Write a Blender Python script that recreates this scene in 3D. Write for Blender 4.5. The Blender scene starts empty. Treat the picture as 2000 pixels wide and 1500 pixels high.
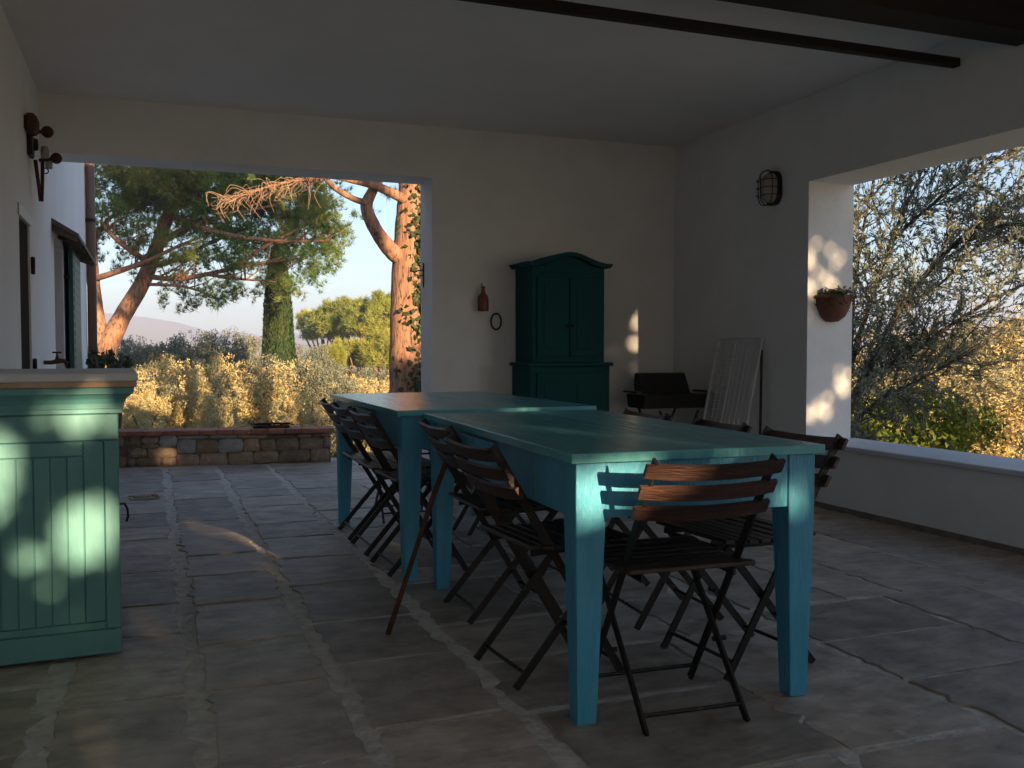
import bpy, bmesh, math, random
import numpy as np
from mathutils import Vector, Matrix
random.seed(7); RNG = np.random.default_rng(11)
S = bpy.context.scene
COL = S.collection
R = math.radians

# ------------------------------------------------------------------ camera, sky, sun, exposure
EYE = 1.10
YAW, PITCH, LENS = 20.98, 2.167, 33.3
cd = bpy.data.cameras.new('camera'); cam = bpy.data.objects.new('camera', cd); COL.objects.link(cam)
cam.location = (0, 0, EYE); cam.rotation_euler = (R(90 - PITCH), 0, R(-YAW))
cd.lens = LENS; cd.sensor_width = 36; cd.clip_start = 0.05; cd.clip_end = 8000
S.camera = cam

SUN_AZ, SUN_EL = 11.0, 12.0            # sun stands behind the camera, a little to the right
W = bpy.data.worlds.new('World'); S.world = W; W.use_nodes = True
wn = W.node_tree.nodes; bg = wn['Background']
sky = wn.new('ShaderNodeTexSky'); sky.sky_type = 'NISHITA'; sky.sun_disc = False
sky.sun_elevation = R(SUN_EL); sky.sun_rotation = R(180 - SUN_AZ)
sky.air_density = 1.0; sky.dust_density = 0.7; sky.ozone_density = 2.6
W.node_tree.links.new(sky.outputs[0], bg.inputs[0]); bg.inputs[1].default_value = 0.05
sd = bpy.data.lights.new('sun', 'SUN'); sun = bpy.data.objects.new('sun', sd); COL.objects.link(sun)
sd.energy = 3.7; sd.angle = R(0.5); sd.color = (1.0, 0.70, 0.40)
sdir = Vector((math.sin(R(SUN_AZ)) * math.cos(R(SUN_EL)), -math.cos(R(SUN_AZ)) * math.cos(R(SUN_EL)), math.sin(R(SUN_EL))))
sun.rotation_euler = sdir.to_track_quat('Z', 'Y').to_euler()
S.view_settings.view_transform = 'Standard'; S.view_settings.look = 'None'
S.view_settings.gamma = 1.0; S.view_settings.use_curve_mapping = False
S.view_settings.exposure = 2.35

# ------------------------------------------------------------------ helpers
_f = 1850.0
_F = np.array([math.sin(R(YAW)) * math.cos(R(PITCH)), math.cos(R(YAW)) * math.cos(R(PITCH)), -math.sin(R(PITCH))])
_R = np.array([math.cos(R(YAW)), -math.sin(R(YAW)), 0]); _U = np.cross(_R, _F)
def at(px, py, Y):                     # survey: a bearing of the photograph carried out to the distance Y
    r = _F + _R * (px - 1000) / _f - _U * (py - 750) / _f
    t = Y / r[1]
    return Vector((t * r[0], t * r[1], EYE + t * r[2]))

def link_mesh(name, me, mt=None, parent=None, smooth=False):
    o = bpy.data.objects.new(name, me); COL.objects.link(o)
    if mt: me.materials.append(mt)
    if parent: o.parent = parent
    if smooth: me.shade_smooth()
    return o
def tag(o, label=None, cat=None, group=None, kind=None):
    if label: o['label'] = label
    if cat: o['category'] = cat
    if group: o['group'] = group
    if kind: o['kind'] = kind
    return o
def empty(name, loc=(0, 0, 0), rz=0, label=None, cat=None, group=None):
    o = bpy.data.objects.new(name, None); COL.objects.link(o); o.location = loc; o.rotation_euler = (0, 0, rz)
    o.empty_display_size = 0.1
    return tag(o, label, cat, group)
def copy_tree(o, parent=None):
    c = o.copy(); COL.objects.link(c); c.parent = parent
    for ch in list(o.children): copy_tree(ch, c)
    return c

class MB:
    """collects geometry for ONE mesh object"""
    def __init__(s): s.v = []; s.f = []
    def add(s, vs, fs):
        n = len(s.v); s.v += [tuple(v) for v in vs]; s.f += [tuple(i + n for i in f) for f in fs]; return s
    def box(s, x0, y0, z0, x1, y1, z1, b=0.0, M=None):
        if b <= 0:
            vs = [(x, y, z) for z in (z0, z1) for y in (y0, y1) for x in (x0, x1)]
            fs = [(0, 2, 3, 1), (4, 5, 7, 6), (0, 1, 5, 4), (2, 6, 7, 3), (0, 4, 6, 2), (1, 3, 7, 5)]
        else:
            b = min(b, (x1 - x0) * .45, (y1 - y0) * .45, (z1 - z0) * .45)
            bm = bmesh.new(); bmesh.ops.create_cube(bm, size=1)
            for v in bm.verts:
                v.co = Vector((x0 + (v.co.x + .5) * (x1 - x0), y0 + (v.co.y + .5) * (y1 - y0), z0 + (v.co.z + .5) * (z1 - z0)))
            bmesh.ops.bevel(bm, geom=list(bm.edges), offset=b, segments=1, affect='EDGES')
            bm.verts.index_update(); vs = [v.co.copy() for v in bm.verts]; fs = [[v.index for v in f.verts] for f in bm.faces]; bm.free()
        if M is not None: vs = [M @ Vector(v) for v in vs]
        return s.add(vs, fs)
    def tube(s, pts, rad, n=8, cap=True, flat=1.0):
        pts = [Vector(p) for p in pts]; m = len(pts)
        if not isinstance(rad, (list, tuple)): rad = [rad] * m
        vs = []; fs = []; prev = None
        for i, p in enumerate(pts):
            t = (pts[min(i + 1, m - 1)] - pts[max(i - 1, 0)]).normalized()
            if prev is None:
                a = Vector((0, 0, 1)) if abs(t.z) < .9 else Vector((1, 0, 0)); u = t.cross(a).normalized()
            else:
                u = (prev - t * prev.dot(t)); u = u.normalized() if u.length > 1e-6 else t.orthogonal().normalized()
            w = t.cross(u); prev = u
            for k in range(n):
                a = 2 * math.pi * k / n
                vs.append(p + (u * math.cos(a) + w * math.sin(a) * flat) * rad[i])
        for i in range(m - 1):
            for k in range(n):
                fs.append((i * n + k, i * n + (k + 1) % n, (i + 1) * n + (k + 1) % n, (i + 1) * n + k))
        if cap: fs.append(tuple(range(n - 1, -1, -1))); fs.append(tuple((m - 1) * n + k for k in range(n)))
        return s.add(vs, fs)
    def bar(s, p, q, w, t, side):      # flat iron bar from p to q, w across 'side', t thick
        p = Vector(p); q = Vector(q); d = (q - p).normalized(); a = Vector(side).normalized(); b = d.cross(a).normalized(); a = b.cross(d)
        vs = [c + a * (sx * w / 2) + b * (sy * t / 2) for c in (p, q) for sx, sy in ((-1, -1), (1, -1), (1, 1), (-1, 1))]
        return s.add(vs, [(0, 1, 2, 3), (7, 6, 5, 4), (0, 4, 5, 1), (1, 5, 6, 2), (2, 6, 7, 3), (3, 7, 4, 0)])
    def lathe(s, prof, n=20, M=None, a0=0, a1=2 * math.pi):
        full = abs(a1 - a0 - 2 * math.pi) < 1e-6; k = n if full else n + 1; vs = []; fs = []
        for r, z in prof:
            for i in range(k):
                a = a0 + (a1 - a0) * i / n; vs.append(Vector((r * math.cos(a), r * math.sin(a), z)))
        for j in range(len(prof) - 1):
            for i in range(n):
                i2 = (i + 1) % k; fs.append((j * k + i, j * k + i2, (j + 1) * k + i2, (j + 1) * k + i))
        if M is not None: vs = [M @ v for v in vs]
        return s.add(vs, fs)
    def prism(s, poly, axis, a, b):    # poly (u, v) extruded along axis 'x' or 'y' or 'z'
        f = {'x': lambda u, v, w: (w, u, v), 'y': lambda u, v, w: (u, w, v), 'z': lambda u, v, w: (u, v, w)}[axis]
        n = len(poly); vs = [f(u, v, a) for u, v in poly] + [f(u, v, b) for u, v in poly]
        fs = [tuple(range(n)), tuple(range(2 * n - 1, n - 1, -1))] + [(i, i + n, (i + 1) % n + n, (i + 1) % n) for i in range(n)]
        return s.add(vs, fs)
    def build(s, name, mt=None, parent=None, smooth=False, fix=True):
        me = bpy.data.meshes.new(name); me.from_pydata([tuple(v) for v in s.v], [], s.f); me.update()
        if fix:
            bm = bmesh.new(); bm.from_mesh(me); bmesh.ops.recalc_face_normals(bm, faces=bm.faces); bm.to_mesh(me); bm.free()
        return link_mesh(name, me, mt, parent, smooth)

# ------------------------------------------------------------------ materials
def rgb(r, g, b): return (r, g, b, 1)
def newmat(name):
    m = bpy.data.materials.new(name); m.use_nodes = True; nt = m.node_tree; return m, nt, nt.nodes['Principled BSDF']
def mat(name, c1, c2=None, scale=6.0, rough=0.7, bump=0.0, bscale=60.0, stretch=(1, 1, 1), metal=0.0, spec=0.5, rand=0.0, wear=None, wscale=9.0, wthr=0.62, sharp=0.25):
    m, nt, P = newmat(name); N = nt.nodes.new; L = nt.links.new
    P.inputs['Roughness'].default_value = rough; P.inputs['Metallic'].default_value = metal; P.inputs['Specular IOR Level'].default_value = spec
    tc = N('ShaderNodeTexCoord'); mp = N('ShaderNodeMapping'); mp.inputs['Scale'].default_value = stretch
    oi = N('ShaderNodeObjectInfo'); ad = N('ShaderNodeVectorMath'); ad.operation = 'ADD'
    sc = N('ShaderNodeVectorMath'); sc.operation = 'SCALE'; sc.inputs[3].default_value = 13.7 if rand or wear else 0.0
    cb = N('ShaderNodeCombineXYZ'); 
    for i in range(3): L(oi.outputs['Random'], cb.inputs[i])
    L(cb.outputs[0], sc.inputs[0]); L(tc.outputs['Object'], ad.inputs[0]); L(sc.outputs[0], ad.inputs[1]); L(ad.outputs[0], mp.inputs['Vector'])
    n1 = N('ShaderNodeTexNoise'); n1.inputs['Scale'].default_value = scale; n1.inputs['Detail'].default_value = 7; n1.inputs['Roughness'].default_value = 0.62
    L(mp.outputs[0], n1.inputs['Vector'])
    ramp = N('ShaderNodeValToRGB'); ramp.color_ramp.elements[0].position = 0.5 - sharp; ramp.color_ramp.elements[1].position = 0.5 + sharp
    ramp.color_ramp.elements[0].color = rgb(*c1); ramp.color_ramp.elements[1].color = rgb(*(c2 or c1)); L(n1.outputs[0], ramp.inputs[0])
    out = ramp.outputs[0]
    if wear:
        n3 = N('ShaderNodeTexNoise'); n3.inputs['Scale'].default_value = wscale; n3.inputs['Detail'].default_value = 9; n3.inputs['Roughness'].default_value = .7
        L(mp.outputs[0], n3.inputs['Vector']); r3 = N('ShaderNodeValToRGB'); r3.color_ramp.elements[0].position = wthr; r3.color_ramp.elements[1].position = wthr + .06
        L(n3.outputs[0], r3.inputs[0]); mx = N('ShaderNodeMix'); mx.data_type = 'RGBA'; L(r3.outputs[0], mx.inputs[0]); L(out, mx.inputs[6]); mx.inputs[7].default_value = rgb(*wear); out = mx.outputs[2]
    if rand:
        hs = N('ShaderNodeHueSaturation'); mr = N('ShaderNodeMapRange'); mr.inputs[3].default_value = 1 - rand; mr.inputs[4].default_value = 1 + rand
        L(oi.outputs['Random'], mr.inputs[0]); L(mr.outputs[0], hs.inputs['Value']); L(out, hs.inputs['Color']); out = hs.outputs[0]
    L(out, P.inputs['Base Color'])
    if bump:
        n2 = N('ShaderNodeTexNoise'); n2.inputs['Scale'].default_value = bscale; n2.inputs['Detail'].default_value = 6; L(mp.outputs[0], n2.inputs['Vector'])
        bp = N('ShaderNodeBump'); bp.inputs['Strength'].default_value = bump; bp.inputs['Distance'].default_value = 0.02; L(n2.outputs[0], bp.inputs['Height']); L(bp.outputs[0], P.inputs['Normal'])
    return m
def leafmat(name, c1, c2, trans=0.3, rough=0.55, big=None, bigscale=0.4):
    m, nt, P = newmat(name); N = nt.nodes.new; L = nt.links.new
    g = N('ShaderNodeNewGeometry'); ramp = N('ShaderNodeValToRGB'); ramp.color_ramp.elements[0].color = rgb(*c1); ramp.color_ramp.elements[1].color = rgb(*c2)
    L(g.outputs['Random Per Island'], ramp.inputs[0]); out = ramp.outputs[0]
    if big:
        tc = N('ShaderNodeTexCoord'); n = N('ShaderNodeTexNoise'); n.inputs['Scale'].default_value = bigscale; n.inputs['Detail'].default_value = 3; L(tc.outputs['Object'], n.inputs['Vector'])
        r2 = N('ShaderNodeValToRGB'); r2.color_ramp.elements[0].position = .42; r2.color_ramp.elements[1].position = .62; L(n.outputs[0], r2.inputs[0])
        mx = N('ShaderNodeMix'); mx.data_type = 'RGBA'; L(r2.outputs[0], mx.inputs[0]); L(out, mx.inputs[6]); mx.inputs[7].default_value = rgb(*big); out = mx.outputs[2]
    L(out, P.inputs['Base Color']); P.inputs['Roughness'].default_value = rough; P.inputs['Specular IOR Level'].default_value = 0.3
    t = N('ShaderNodeBsdfTranslucent'); L(out, t.inputs['Color']); ms = N('ShaderNodeMixShader'); ms.inputs[0].default_value = trans
    L(P.outputs[0], ms.inputs[1]); L(t.outputs[0], ms.inputs[2]); L(ms.outputs[0], nt.nodes['Material Output'].inputs[0])
    return m

M = {}
M['plaster'] = mat('white_plaster', (.69, .70, .705), (.80, .81, .815), scale=2.2, rough=.92, bump=.45, bscale=7, spec=.15)
M['soffit'] = mat('ceiling_plaster', (.79, .77, .75), (.87, .85, .83), scale=1.6, rough=.95, bump=.35, bscale=6, spec=.1)
M['houseplaster'] = mat('house_plaster', (.78, .78, .785), (.88, .88, .885), scale=1.6, rough=.92, bump=.45, bscale=9, spec=.15, stretch=(1, 1, .3))
M['stone'] = mat('flagstone', (.24, .20, .163), (.54, .465, .395), scale=6, sharp=.21, rough=.6, bump=.85, bscale=7, stretch=(1, 1.45, 1), rand=.28, wear=(.56, .48, .40), wscale=7, wthr=.66, spec=.4)
M['mortar'] = mat('mortar', (.44, .40, .36), (.78, .73, .67), scale=16, rough=.9, bump=1.0, bscale=26, spec=.2)
M['rubble'] = mat('rubble_stone', (.26, .18, .115), (.48, .37, .26), scale=9, rough=.85, bump=.8, bscale=28, rand=.35)
M['rubble_grey'] = mat('rubble_grey', (.34, .34, .34), (.50, .50, .50), scale=9, rough=.85, bump=.8, bscale=28, rand=.1)
M['joint'] = mat('rubble_joint', (.14, .115, .095), (.26, .225, .19), scale=14, rough=.95, bump=.6, bscale=50)
M['terracotta'] = mat('terracotta', (.36, .135, .08), (.46, .20, .13), scale=8, rough=.75, bump=.25, bscale=40, rand=.12)
M['potclay'] = mat('dark_terracotta', (.11, .043, .03), (.17, .07, .05), scale=9, rough=.8, bump=.3, bscale=40)
M['teal'] = mat('teal_paint', (.042, .27, .43), (.07, .36, .54), scale=6, rough=.4, bump=.35, bscale=26, stretch=(4, 4, .6), wear=(.05, .19, .27), wscale=9, wthr=.66, spec=.5)
M['teal_top'] = mat('teal_paint_worn', (.075, .34, .40), (.125, .43, .49), scale=3.2, rough=.22, bump=.18, bscale=12, stretch=(5, .4, 1), wear=(.24, .36, .35), wscale=4, wthr=.66, spec=.5)
M['sage'] = mat('sage_paint', (.075, .255, .275), (.11, .31, .325), scale=4, rough=.5, bump=.1, bscale=18, stretch=(2, 2, .6), wear=(.065, .215, .22), wscale=5, wthr=.67)
M['slab'] = mat('grey_slab', (.54, .56, .60), (.66, .68, .72), scale=5, rough=.55, bump=.1, bscale=40)  # cool pale tone carries the sky's reflection on the worktop
M['sunlit_slab_edge'] = mat('sunlit_slab_edge', (.40, .26, .16), (.50, .36, .25), scale=6, rough=.7, bump=.2, bscale=40)  # tan of sunlight on the stone edge, put into its colour
M['armoire'] = mat('dark_teal_paint', (.004, .055, .057), (.007, .072, .075), scale=4, rough=.75, spec=.2, bump=.1, bscale=20, stretch=(2, 2, .5))
M['slat'] = mat('worn_red_wood', (.026, .012, .009), (.085, .037, .026), scale=7, rough=.5, bump=.35, bscale=30, stretch=(.5, 6, 6), rand=.3, wear=(.22, .15, .115), wscale=7, wthr=.62)
M['seat_slat'] = mat('dark_seat_wood', (.018, .011, .009), (.06, .034, .025), scale=7, rough=.42, bump=.35, bscale=30, stretch=(.5, 6, 6), rand=.3, wear=(.16, .095, .065), wscale=6, wthr=.68)
M['iron'] = mat('dark_iron', (.012, .010, .009), (.028, .02, .016), scale=30, rough=.5, metal=.3, bump=.2, bscale=80, wear=(.10, .042, .022), wscale=14, wthr=.63)
M['rust'] = mat('rusty_iron', (.05, .022, .014), (.13, .05, .025), scale=22, rough=.8, bump=.5, bscale=60, metal=.2)
M['black'] = mat('black_enamel', (.008, .008, .008), (.016, .015, .014), scale=10, rough=.55)
M['beam'] = mat('dark_beam', (.008, .006, .005), (.022, .015, .012), scale=9, rough=.8, bump=.3, bscale=30, stretch=(.4, 4, 4))
M['wood'] = mat('brown_wood', (.03, .02, .015), (.055, .038, .028), scale=7, rough=.95, spec=.05, bump=.3, bscale=25, stretch=(5, 5, .5))
M['awning'] = mat('awning_wood', (.12, .085, .065), (.20, .15, .115), scale=7, rough=.8, bump=.3, bscale=25, stretch=(5, .5, 5))
M['darkin'] = mat('dark_interior', (.012, .011, .010), (.02, .018, .016), scale=3, rough=.6)
M['shutter'] = mat('shutter_paint', (.015, .085, .085), (.022, .11, .11), scale=5, rough=.5)
M['copper'] = mat('brown_downpipe', (.13, .075, .055), (.17, .10, .075), scale=6, rough=.5, metal=.2)
M['wire'] = mat('white_coated_wire', (.55, .55, .55), (.65, .65, .65), scale=6, rough=.5)
M['steel'] = mat('bright_steel', (.6, .62, .64), (.7, .72, .74), scale=30, rough=.1, metal=1.0)
M['ceramic'] = mat('grey_ceramic', (.32, .30, .28), (.42, .40, .37), scale=9, rough=.4)
M['redglaze'] = mat('dark_red_glaze', (.14, .028, .016), (.21, .045, .026), scale=12, rough=.45)
M['bark'] = mat('pine_bark', (.13, .065, .04), (.40, .21, .125), scale=5, rough=.95, bump=1.0, bscale=9, stretch=(2.2, 2.2, .55), wear=(.07, .04, .03), wscale=7, wthr=.53)
M['bark2'] = mat('olive_bark', (.10, .075, .055), (.20, .16, .12), scale=6, rough=.95, bump=.8, bscale=16)
M['bark3'] = mat('dark_olive_bark', (.035, .028, .022), (.08, .065, .05), scale=8, rough=.95, bump=.6, bscale=18)
M['twig'] = mat('dry_twig', (.24, .15, .095), (.36, .23, .15), scale=5, rough=.9)
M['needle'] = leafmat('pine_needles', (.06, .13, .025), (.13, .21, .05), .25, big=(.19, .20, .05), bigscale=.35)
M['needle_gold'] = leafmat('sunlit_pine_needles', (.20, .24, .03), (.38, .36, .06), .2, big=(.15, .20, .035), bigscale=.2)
M['cypress'] = leafmat('cypress_leaves', (.022, .055, .018), (.05, .09, .028), .15, big=(.05, .07, .02), bigscale=.9)
M['olive'] = leafmat('sun_gold_olive_leaves', (.32, .285, .15), (.64, .54, .26), .2, big=(.54, .39, .13), bigscale=.6)  # silvery leaves coloured gold: the low warm sun is in the base colour
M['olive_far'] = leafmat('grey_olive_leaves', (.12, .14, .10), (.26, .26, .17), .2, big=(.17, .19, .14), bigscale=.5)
M['olive_near'] = leafmat('near_olive_leaves', (.13, .15, .11), (.33, .345, .26), .35, big=(.20, .20, .12), bigscale=.8)
M['hedge'] = leafmat('yellow_green_leaves', (.10, .17, .02), (.26, .30, .045), .45, big=(.10, .14, .04), bigscale=1.2)
M['ivy'] = leafmat('ivy_leaves', (.02, .035, .012), (.05, .075, .025), .2)
M['shade'] = leafmat('evergreen_leaves', (.10, .13, .05), (.20, .23, .09), .5)
M['shrub'] = leafmat('dull_shrub_leaves', (.07, .09, .045), (.15, .16, .08), .25)
M['succ'] = leafmat('dark_red_rosettes', (.05, .02, .02), (.13, .05, .045), .1)
M['soil'] = mat('dry_grass_ground', (.24, .21, .12), (.40, .34, .20), scale=.35, rough=1.0, bump=.5, bscale=3)

# ------------------------------------------------------------------ terrain
def sm(a, b, x): t = np.clip((x - a) / (b - a), 0, 1); return t * t * (3 - 2 * t)
def ground_z(x, y):
    x = np.asarray(x, float); y = np.asarray(y, float)
    d = np.maximum(0, y - 9.75); d2 = np.maximum(0, x - 5.3); dl = np.maximum(0, -x - 9)
    q = np.sqrt(d ** 2 + (.55 * d2) ** 2 + (.5 * dl) ** 2 * (d > 0))
    z = -.03 - .35 * sm(0, .5, d) - .25 * sm(0, 1.5, d2)
    z = z - 9.0 * (1 - np.exp(-q * .0125)) - 6 * sm(120, 400, q)
    r = np.hypot(x, y); az = np.degrees(np.arctan2(x, y)); px = 1000 + 1850 * np.tan(np.radians(np.clip(az - YAW, -75, 75)))
    prof = np.interp(px, [-3000, -400, 60, 200, 270, 330, 390, 440, 700, 1200, 1700, 2200, 5000], [30, 40, 52, 66, 58, 47, 36, 26, 24, 30, 40, 46, 40])
    front = sm(75, 50, np.abs(az - YAW))
    far = prof * r / 1850 + 4 * np.sin(az * 1.7) + 3 * np.sin(az * 4.1 + 1)
    z = z * (1 - front * sm(900, 1700, r)) + front * sm(900, 1700, r) * far
    hill = (14 + 3 * np.sin(az * .9)) * r / 1850 + 1.5 * np.sin(az * 2.3)
    z = np.where(r < 1000, z + front * np.exp(-((r - 600) / 160) ** 2) * (hill + 14), z)
    return z
def make_ground():
    rings = np.concatenate([np.linspace(0, 40, 81), np.geomspace(41, 1900, 86)[0:]])
    n = 220; vs = []; fs = []
    a = np.linspace(0, 2 * math.pi, n, endpoint=False)
    X = rings[:, None] * np.sin(a)[None]; Y = rings[:, None] * np.cos(a)[None]; Z = ground_z(X, Y)
    # level pad under the house, kept below the paving
    pad = (X > -9) & (X < 5.2) & (Y < 9.7) & (Y > -9); Z = np.where(pad, np.minimum(Z, -.06), Z)
    vs = np.stack([X, Y, Z], -1).reshape(-1, 3)
    i = np.arange(len(rings) - 1)[:, None] * n; k = np.arange(n)[None]
    fs = np.stack([i + k, i + n + k, i + n + (k + 1) % n, i + (k + 1) % n], -1).reshape(-1, 4)
    me = bpy.data.meshes.new('ground'); me.from_pydata(vs.tolist(), [], fs.tolist()); me.update()
    o = link_mesh('ground', me, M['soil'], None, True); tag(o, 'dry sloping grassland falling away to hazy hills', 'ground', kind='structure'); return o
make_ground()

# ------------------------------------------------------------------ house with its portico
XL, XR, YB, ZC = -.683, 4.33, 7.31, 2.86
house = empty('house', (XL, YB, 0), 0, 'white plastered house with deep covered portico over the terrace', 'house')
def hpart(mb, name, mt, parent=house, smooth=False):
    o = mb.build(name, mt, None, smooth)
    o.parent = parent
    w = Vector((0, 0, 0)); p = parent
    while p is not None: w += p.location; p = p.parent
    o.location = -w
    return o
def wall_cells(us, zs, holes, a, b, axis):
    """a wall of thickness a..b with the given (i, j) cells open"""
    mb = MB(); f = {'x': lambda u, z, w: (w, u, z), 'y': lambda u, z, w: (u, w, z)}[axis]
    op = set(holes); nu, nz = len(us) - 1, len(zs) - 1
    solid = lambda i, j: 0 <= i < nu and 0 <= j < nz and (i, j) not in op
    q = lambda *p: mb.add([f(*c) for c in p], [(0, 1, 2, 3)])
    for i in range(nu):
        for j in range(nz):
            if not solid(i, j): continue
            u0, u1, z0, z1 = us[i], us[i + 1], zs[j], zs[j + 1]
            for w in (a, b): q((u0, z0, w), (u1, z0, w), (u1, z1, w), (u0, z1, w))
            if not solid(i - 1, j): q((u0, z0, a), (u0, z0, b), (u0, z1, b), (u0, z1, a))
            if not solid(i + 1, j): q((u1, z0, a), (u1, z0, b), (u1, z1, b), (u1, z1, a))
            if not solid(i, j - 1): q((u0, z0, a), (u0, z0, b), (u1, z0, b), (u1, z0, a))
            if not solid(i, j + 1): q((u0, z1, a), (u0, z1, b), (u1, z1, b), (u1, z1, a))
    bm = bmesh.new(); vv = [bm.verts.new(v) for v in mb.v]
    for fc in mb.f: bm.faces.new([vv[k] for k in fc])
    bmesh.ops.remove_doubles(bm, verts=bm.verts, dist=1e-5); bm.verts.index_update()
    mb.v = [v.co.copy() for v in bm.verts]; mb.f = [[v.index for v in fc.verts] for fc in bm.faces]; bm.free(); return mb
YN = -2.6
# house wall on the left (door recess and garden door recess cut right through, backed inside)
hpart(wall_cells([YN, 6.10, 6.62, 8.26, 9.08, 12.45], [-.1, .02, 1.86, 1.97, 5.2], [(1, 1), (3, 1), (3, 2)], XL - .4, XL, 'x'), 'side_wall', M['houseplaster'])
hpart(wall_cells([XL - 6, XL - .4], [-.1, 5.2], [], 12.05, 12.45, 'y'), 'gable_wall', M['houseplaster'])
hpart(wall_cells([XL - 6, XL - .4], [-.1, 5.2], [], YN, YN + .4, 'y'), 'gable_wall', M['houseplaster'])
hpart(MB().box(XL - 6.4, YN - .4, 5.2, XL + .25, 12.75, 5.36), 'roof', M['terracotta'])
# portico back wall: opening on the left, header above it
hpart(wall_cells([XL + .001, 2.122, XR], [-.1, 2.455, ZC + .12], [(0, 0)], YB, YB + .345, 'y'), 'back_wall', M['plaster'])
# right wall with its wide opening
rw = hpart(wall_cells([YN, -1.6, 5.489, YB + .345], [-.1, .42, 2.265, ZC + .12], [(1, 1)], XR, XR + .39, 'x'), 'right_wall', M['plaster'])
hpart(MB().box(XL - .0, YN, ZC, XR - .001, YB - .001, ZC + .12), 'ceiling', M['soffit'])
hpart(MB().prism([(XL + .001, ZC + .122), (XR + .6, ZC + .122), (XR + .6, ZC + .24), (XL + .001, 4.5)], 'y', YN - .25, YB + .5), 'portico_roof', M['terracotta'])  # out of view; house side raised to keep sun off the wall beyond
sill = hpart(MB().box(XR - .045, -1.598, .4205, XR + .43, 5.487, .452, .006), 'window_sill', M['slab'])
hpart(MB().box(XL + .002, 3.59, 2.70, XR - .002, 3.80, ZC - .001, .006), 'ceiling_beam', M['beam'])
hpart(MB().box(XL + .002, 4.17, 2.70, XR - .002, 4.225, 2.748, .004), 'tie_bar', M['beam'])
hpart(MB().box(XR - .006, -1.59, -.02, XR - .0005, YB - .001, .035), 'skirting', M['joint'])
# door in the side wall
d = hpart(MB().box(XL - .06, 6.101, .021, XL - .012, 6.619, 1.859), 'door', M['wood'])
for z in (1.62, .98):
    hpart(MB().box(XL - .001, 6.66, z - .055, XL + .022, 6.70, z + .055, .006).tube([(XL + .018, 6.65, z - .02), (XL + .018, 6.65, z + .05)], .009, 6), 'hinge', M['iron'], d)
hpart(MB().box(XL - .004, 6.05, 1.862, XL + .008, 6.67, 1.93, .003), 'lintel', M['ceramic'])
d2 = hpart(MB().box(XL - .30, 8.261, .021, XL - .26, 9.079, 1.969), 'garden_doorway_dark', M['darkin'])  # near-black panel standing in for the unlit inside of the doorway
sh = hpart(MB().box(XL + .035, 9.16, .04, XL + .075, 10.12, 2.0, .004), 'shutter', M['shutter'])
for k in range(24):
    z = .16 + k * .075
    hpart(MB().box(XL + .0755, 9.24, z, XL + .079, 10.04, z + .05), 'slat', M['shutter'], sh)
for z in (.98, 1.72):
    hpart(MB().tube([(XL + .0, 9.13, z), (XL + .05, 9.15, z)], .012, 6), 'hinge', M['iron'], sh)
aw = hpart(MB().prism([(XL, 2.10), (XL + .19, 1.985), (XL + .19, 1.955), (XL, 2.06)], 'y', 8.08, 10.75), 'awning', M['awning'])
for k in range(6):
    y = 8.12 + k * .5
    hpart(MB().prism([(XL + .001, 2.059), (XL + .17, 1.965), (XL + .17, 1.93), (XL + .001, 2.0)], 'y', y, y + .05), 'rafter', M['awning'], aw)
dp = hpart(MB().tube([(XL + .06, 12.40, -.1), (XL + .06, 12.40, 5.15)], .052, 12), 'downspout', M['copper'], house, True)
for z in (.9, 2.6, 4.2): hpart(MB().tube([(XL + .06, 12.40, z), (XL + .06, 12.40, z + .04)], .06, 12), 'bracket', M['iron'], dp)

# ------------------------------------------------------------------ paving
floor = hpart(MB().box(XL + .0, YN, -.055, XR + .35, 9.52, -.0052), 'floor', M['mortar'], None)
tag(floor, 'grey mortar bed of the terrace paving', 'floor', kind='structure'); 
def stone_mesh(w, l, sx, sy):
    """irregular slab w x l around the origin, top at 0"""
    ring = []
    def edge(p, q, amp, n):
        ph = [random.uniform(0, 6.28) for _ in range(3)]
        d = (Vector(q) - Vector(p)); nr = Vector((d.y, -d.x, 0)).normalized()
        for i in range(n):
            t = i / n; s = math.sin(math.pi * t)
            off = amp * (math.sin(t * 4 + ph[0]) * .35 + math.sin(t * 19 + ph[1]) * .25 + random.uniform(-.75, .75) + (1.5 if random.random() < .06 else 0))
            ring.append(Vector(p) + d * t + nr * off * (.45 + .55 * s))
    a, b = w / 2, l / 2
    j = lambda s: random.uniform(-s, s)
    c = [Vector((-a + j(sx), -b + j(sy), 0)), Vector((a + j(sx), -b + j(sy), 0)), Vector((a + j(sx), b + j(sy), 0)), Vector((-a + j(sx), b + j(sy), 0))]
    ne = max(4, int(l / .045)); nx = max(4, int(w / .07))
    edge(c[0], c[1], .007, nx); edge(c[1], c[2], .017, ne); edge(c[2], c[3], .007, nx); edge(c[3], c[0], .017, ne)
    n = len(ring); tilt = (j(.006), j(.006))
    zt = lambda v: tilt[0] * v.x + tilt[1] * v.y
    vs = [Vector((v.x, v.y, -.02)) for v in ring] + [Vector((v.x * .994, v.y * .994, -.0035 + zt(v))) for v in ring]
    vs += [Vector((v.x - math.copysign(.007, v.x), v.y - math.copysign(.007, v.y), zt(v) + random.uniform(-.0008, .0008))) for v in ring]
    fs = []
    for k in range(2):
        for i in range(n): fs.append((k * n + i, k * n + (i + 1) % n, (k + 1) * n + (i + 1) % n, (k + 1) * n + i))
    fs.append(tuple(range(2 * n, 3 * n)))
    return vs, fs
cols = [XL, -.30, .13, .57, 1.03, 1.46, 1.90, 2.32, 2.75, 3.17, 3.60, 4.0, XR]
jw = [.02, .075, .062, .06, .045, .03, .035, .03, .03, .03, .03, .03, .01]
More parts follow.
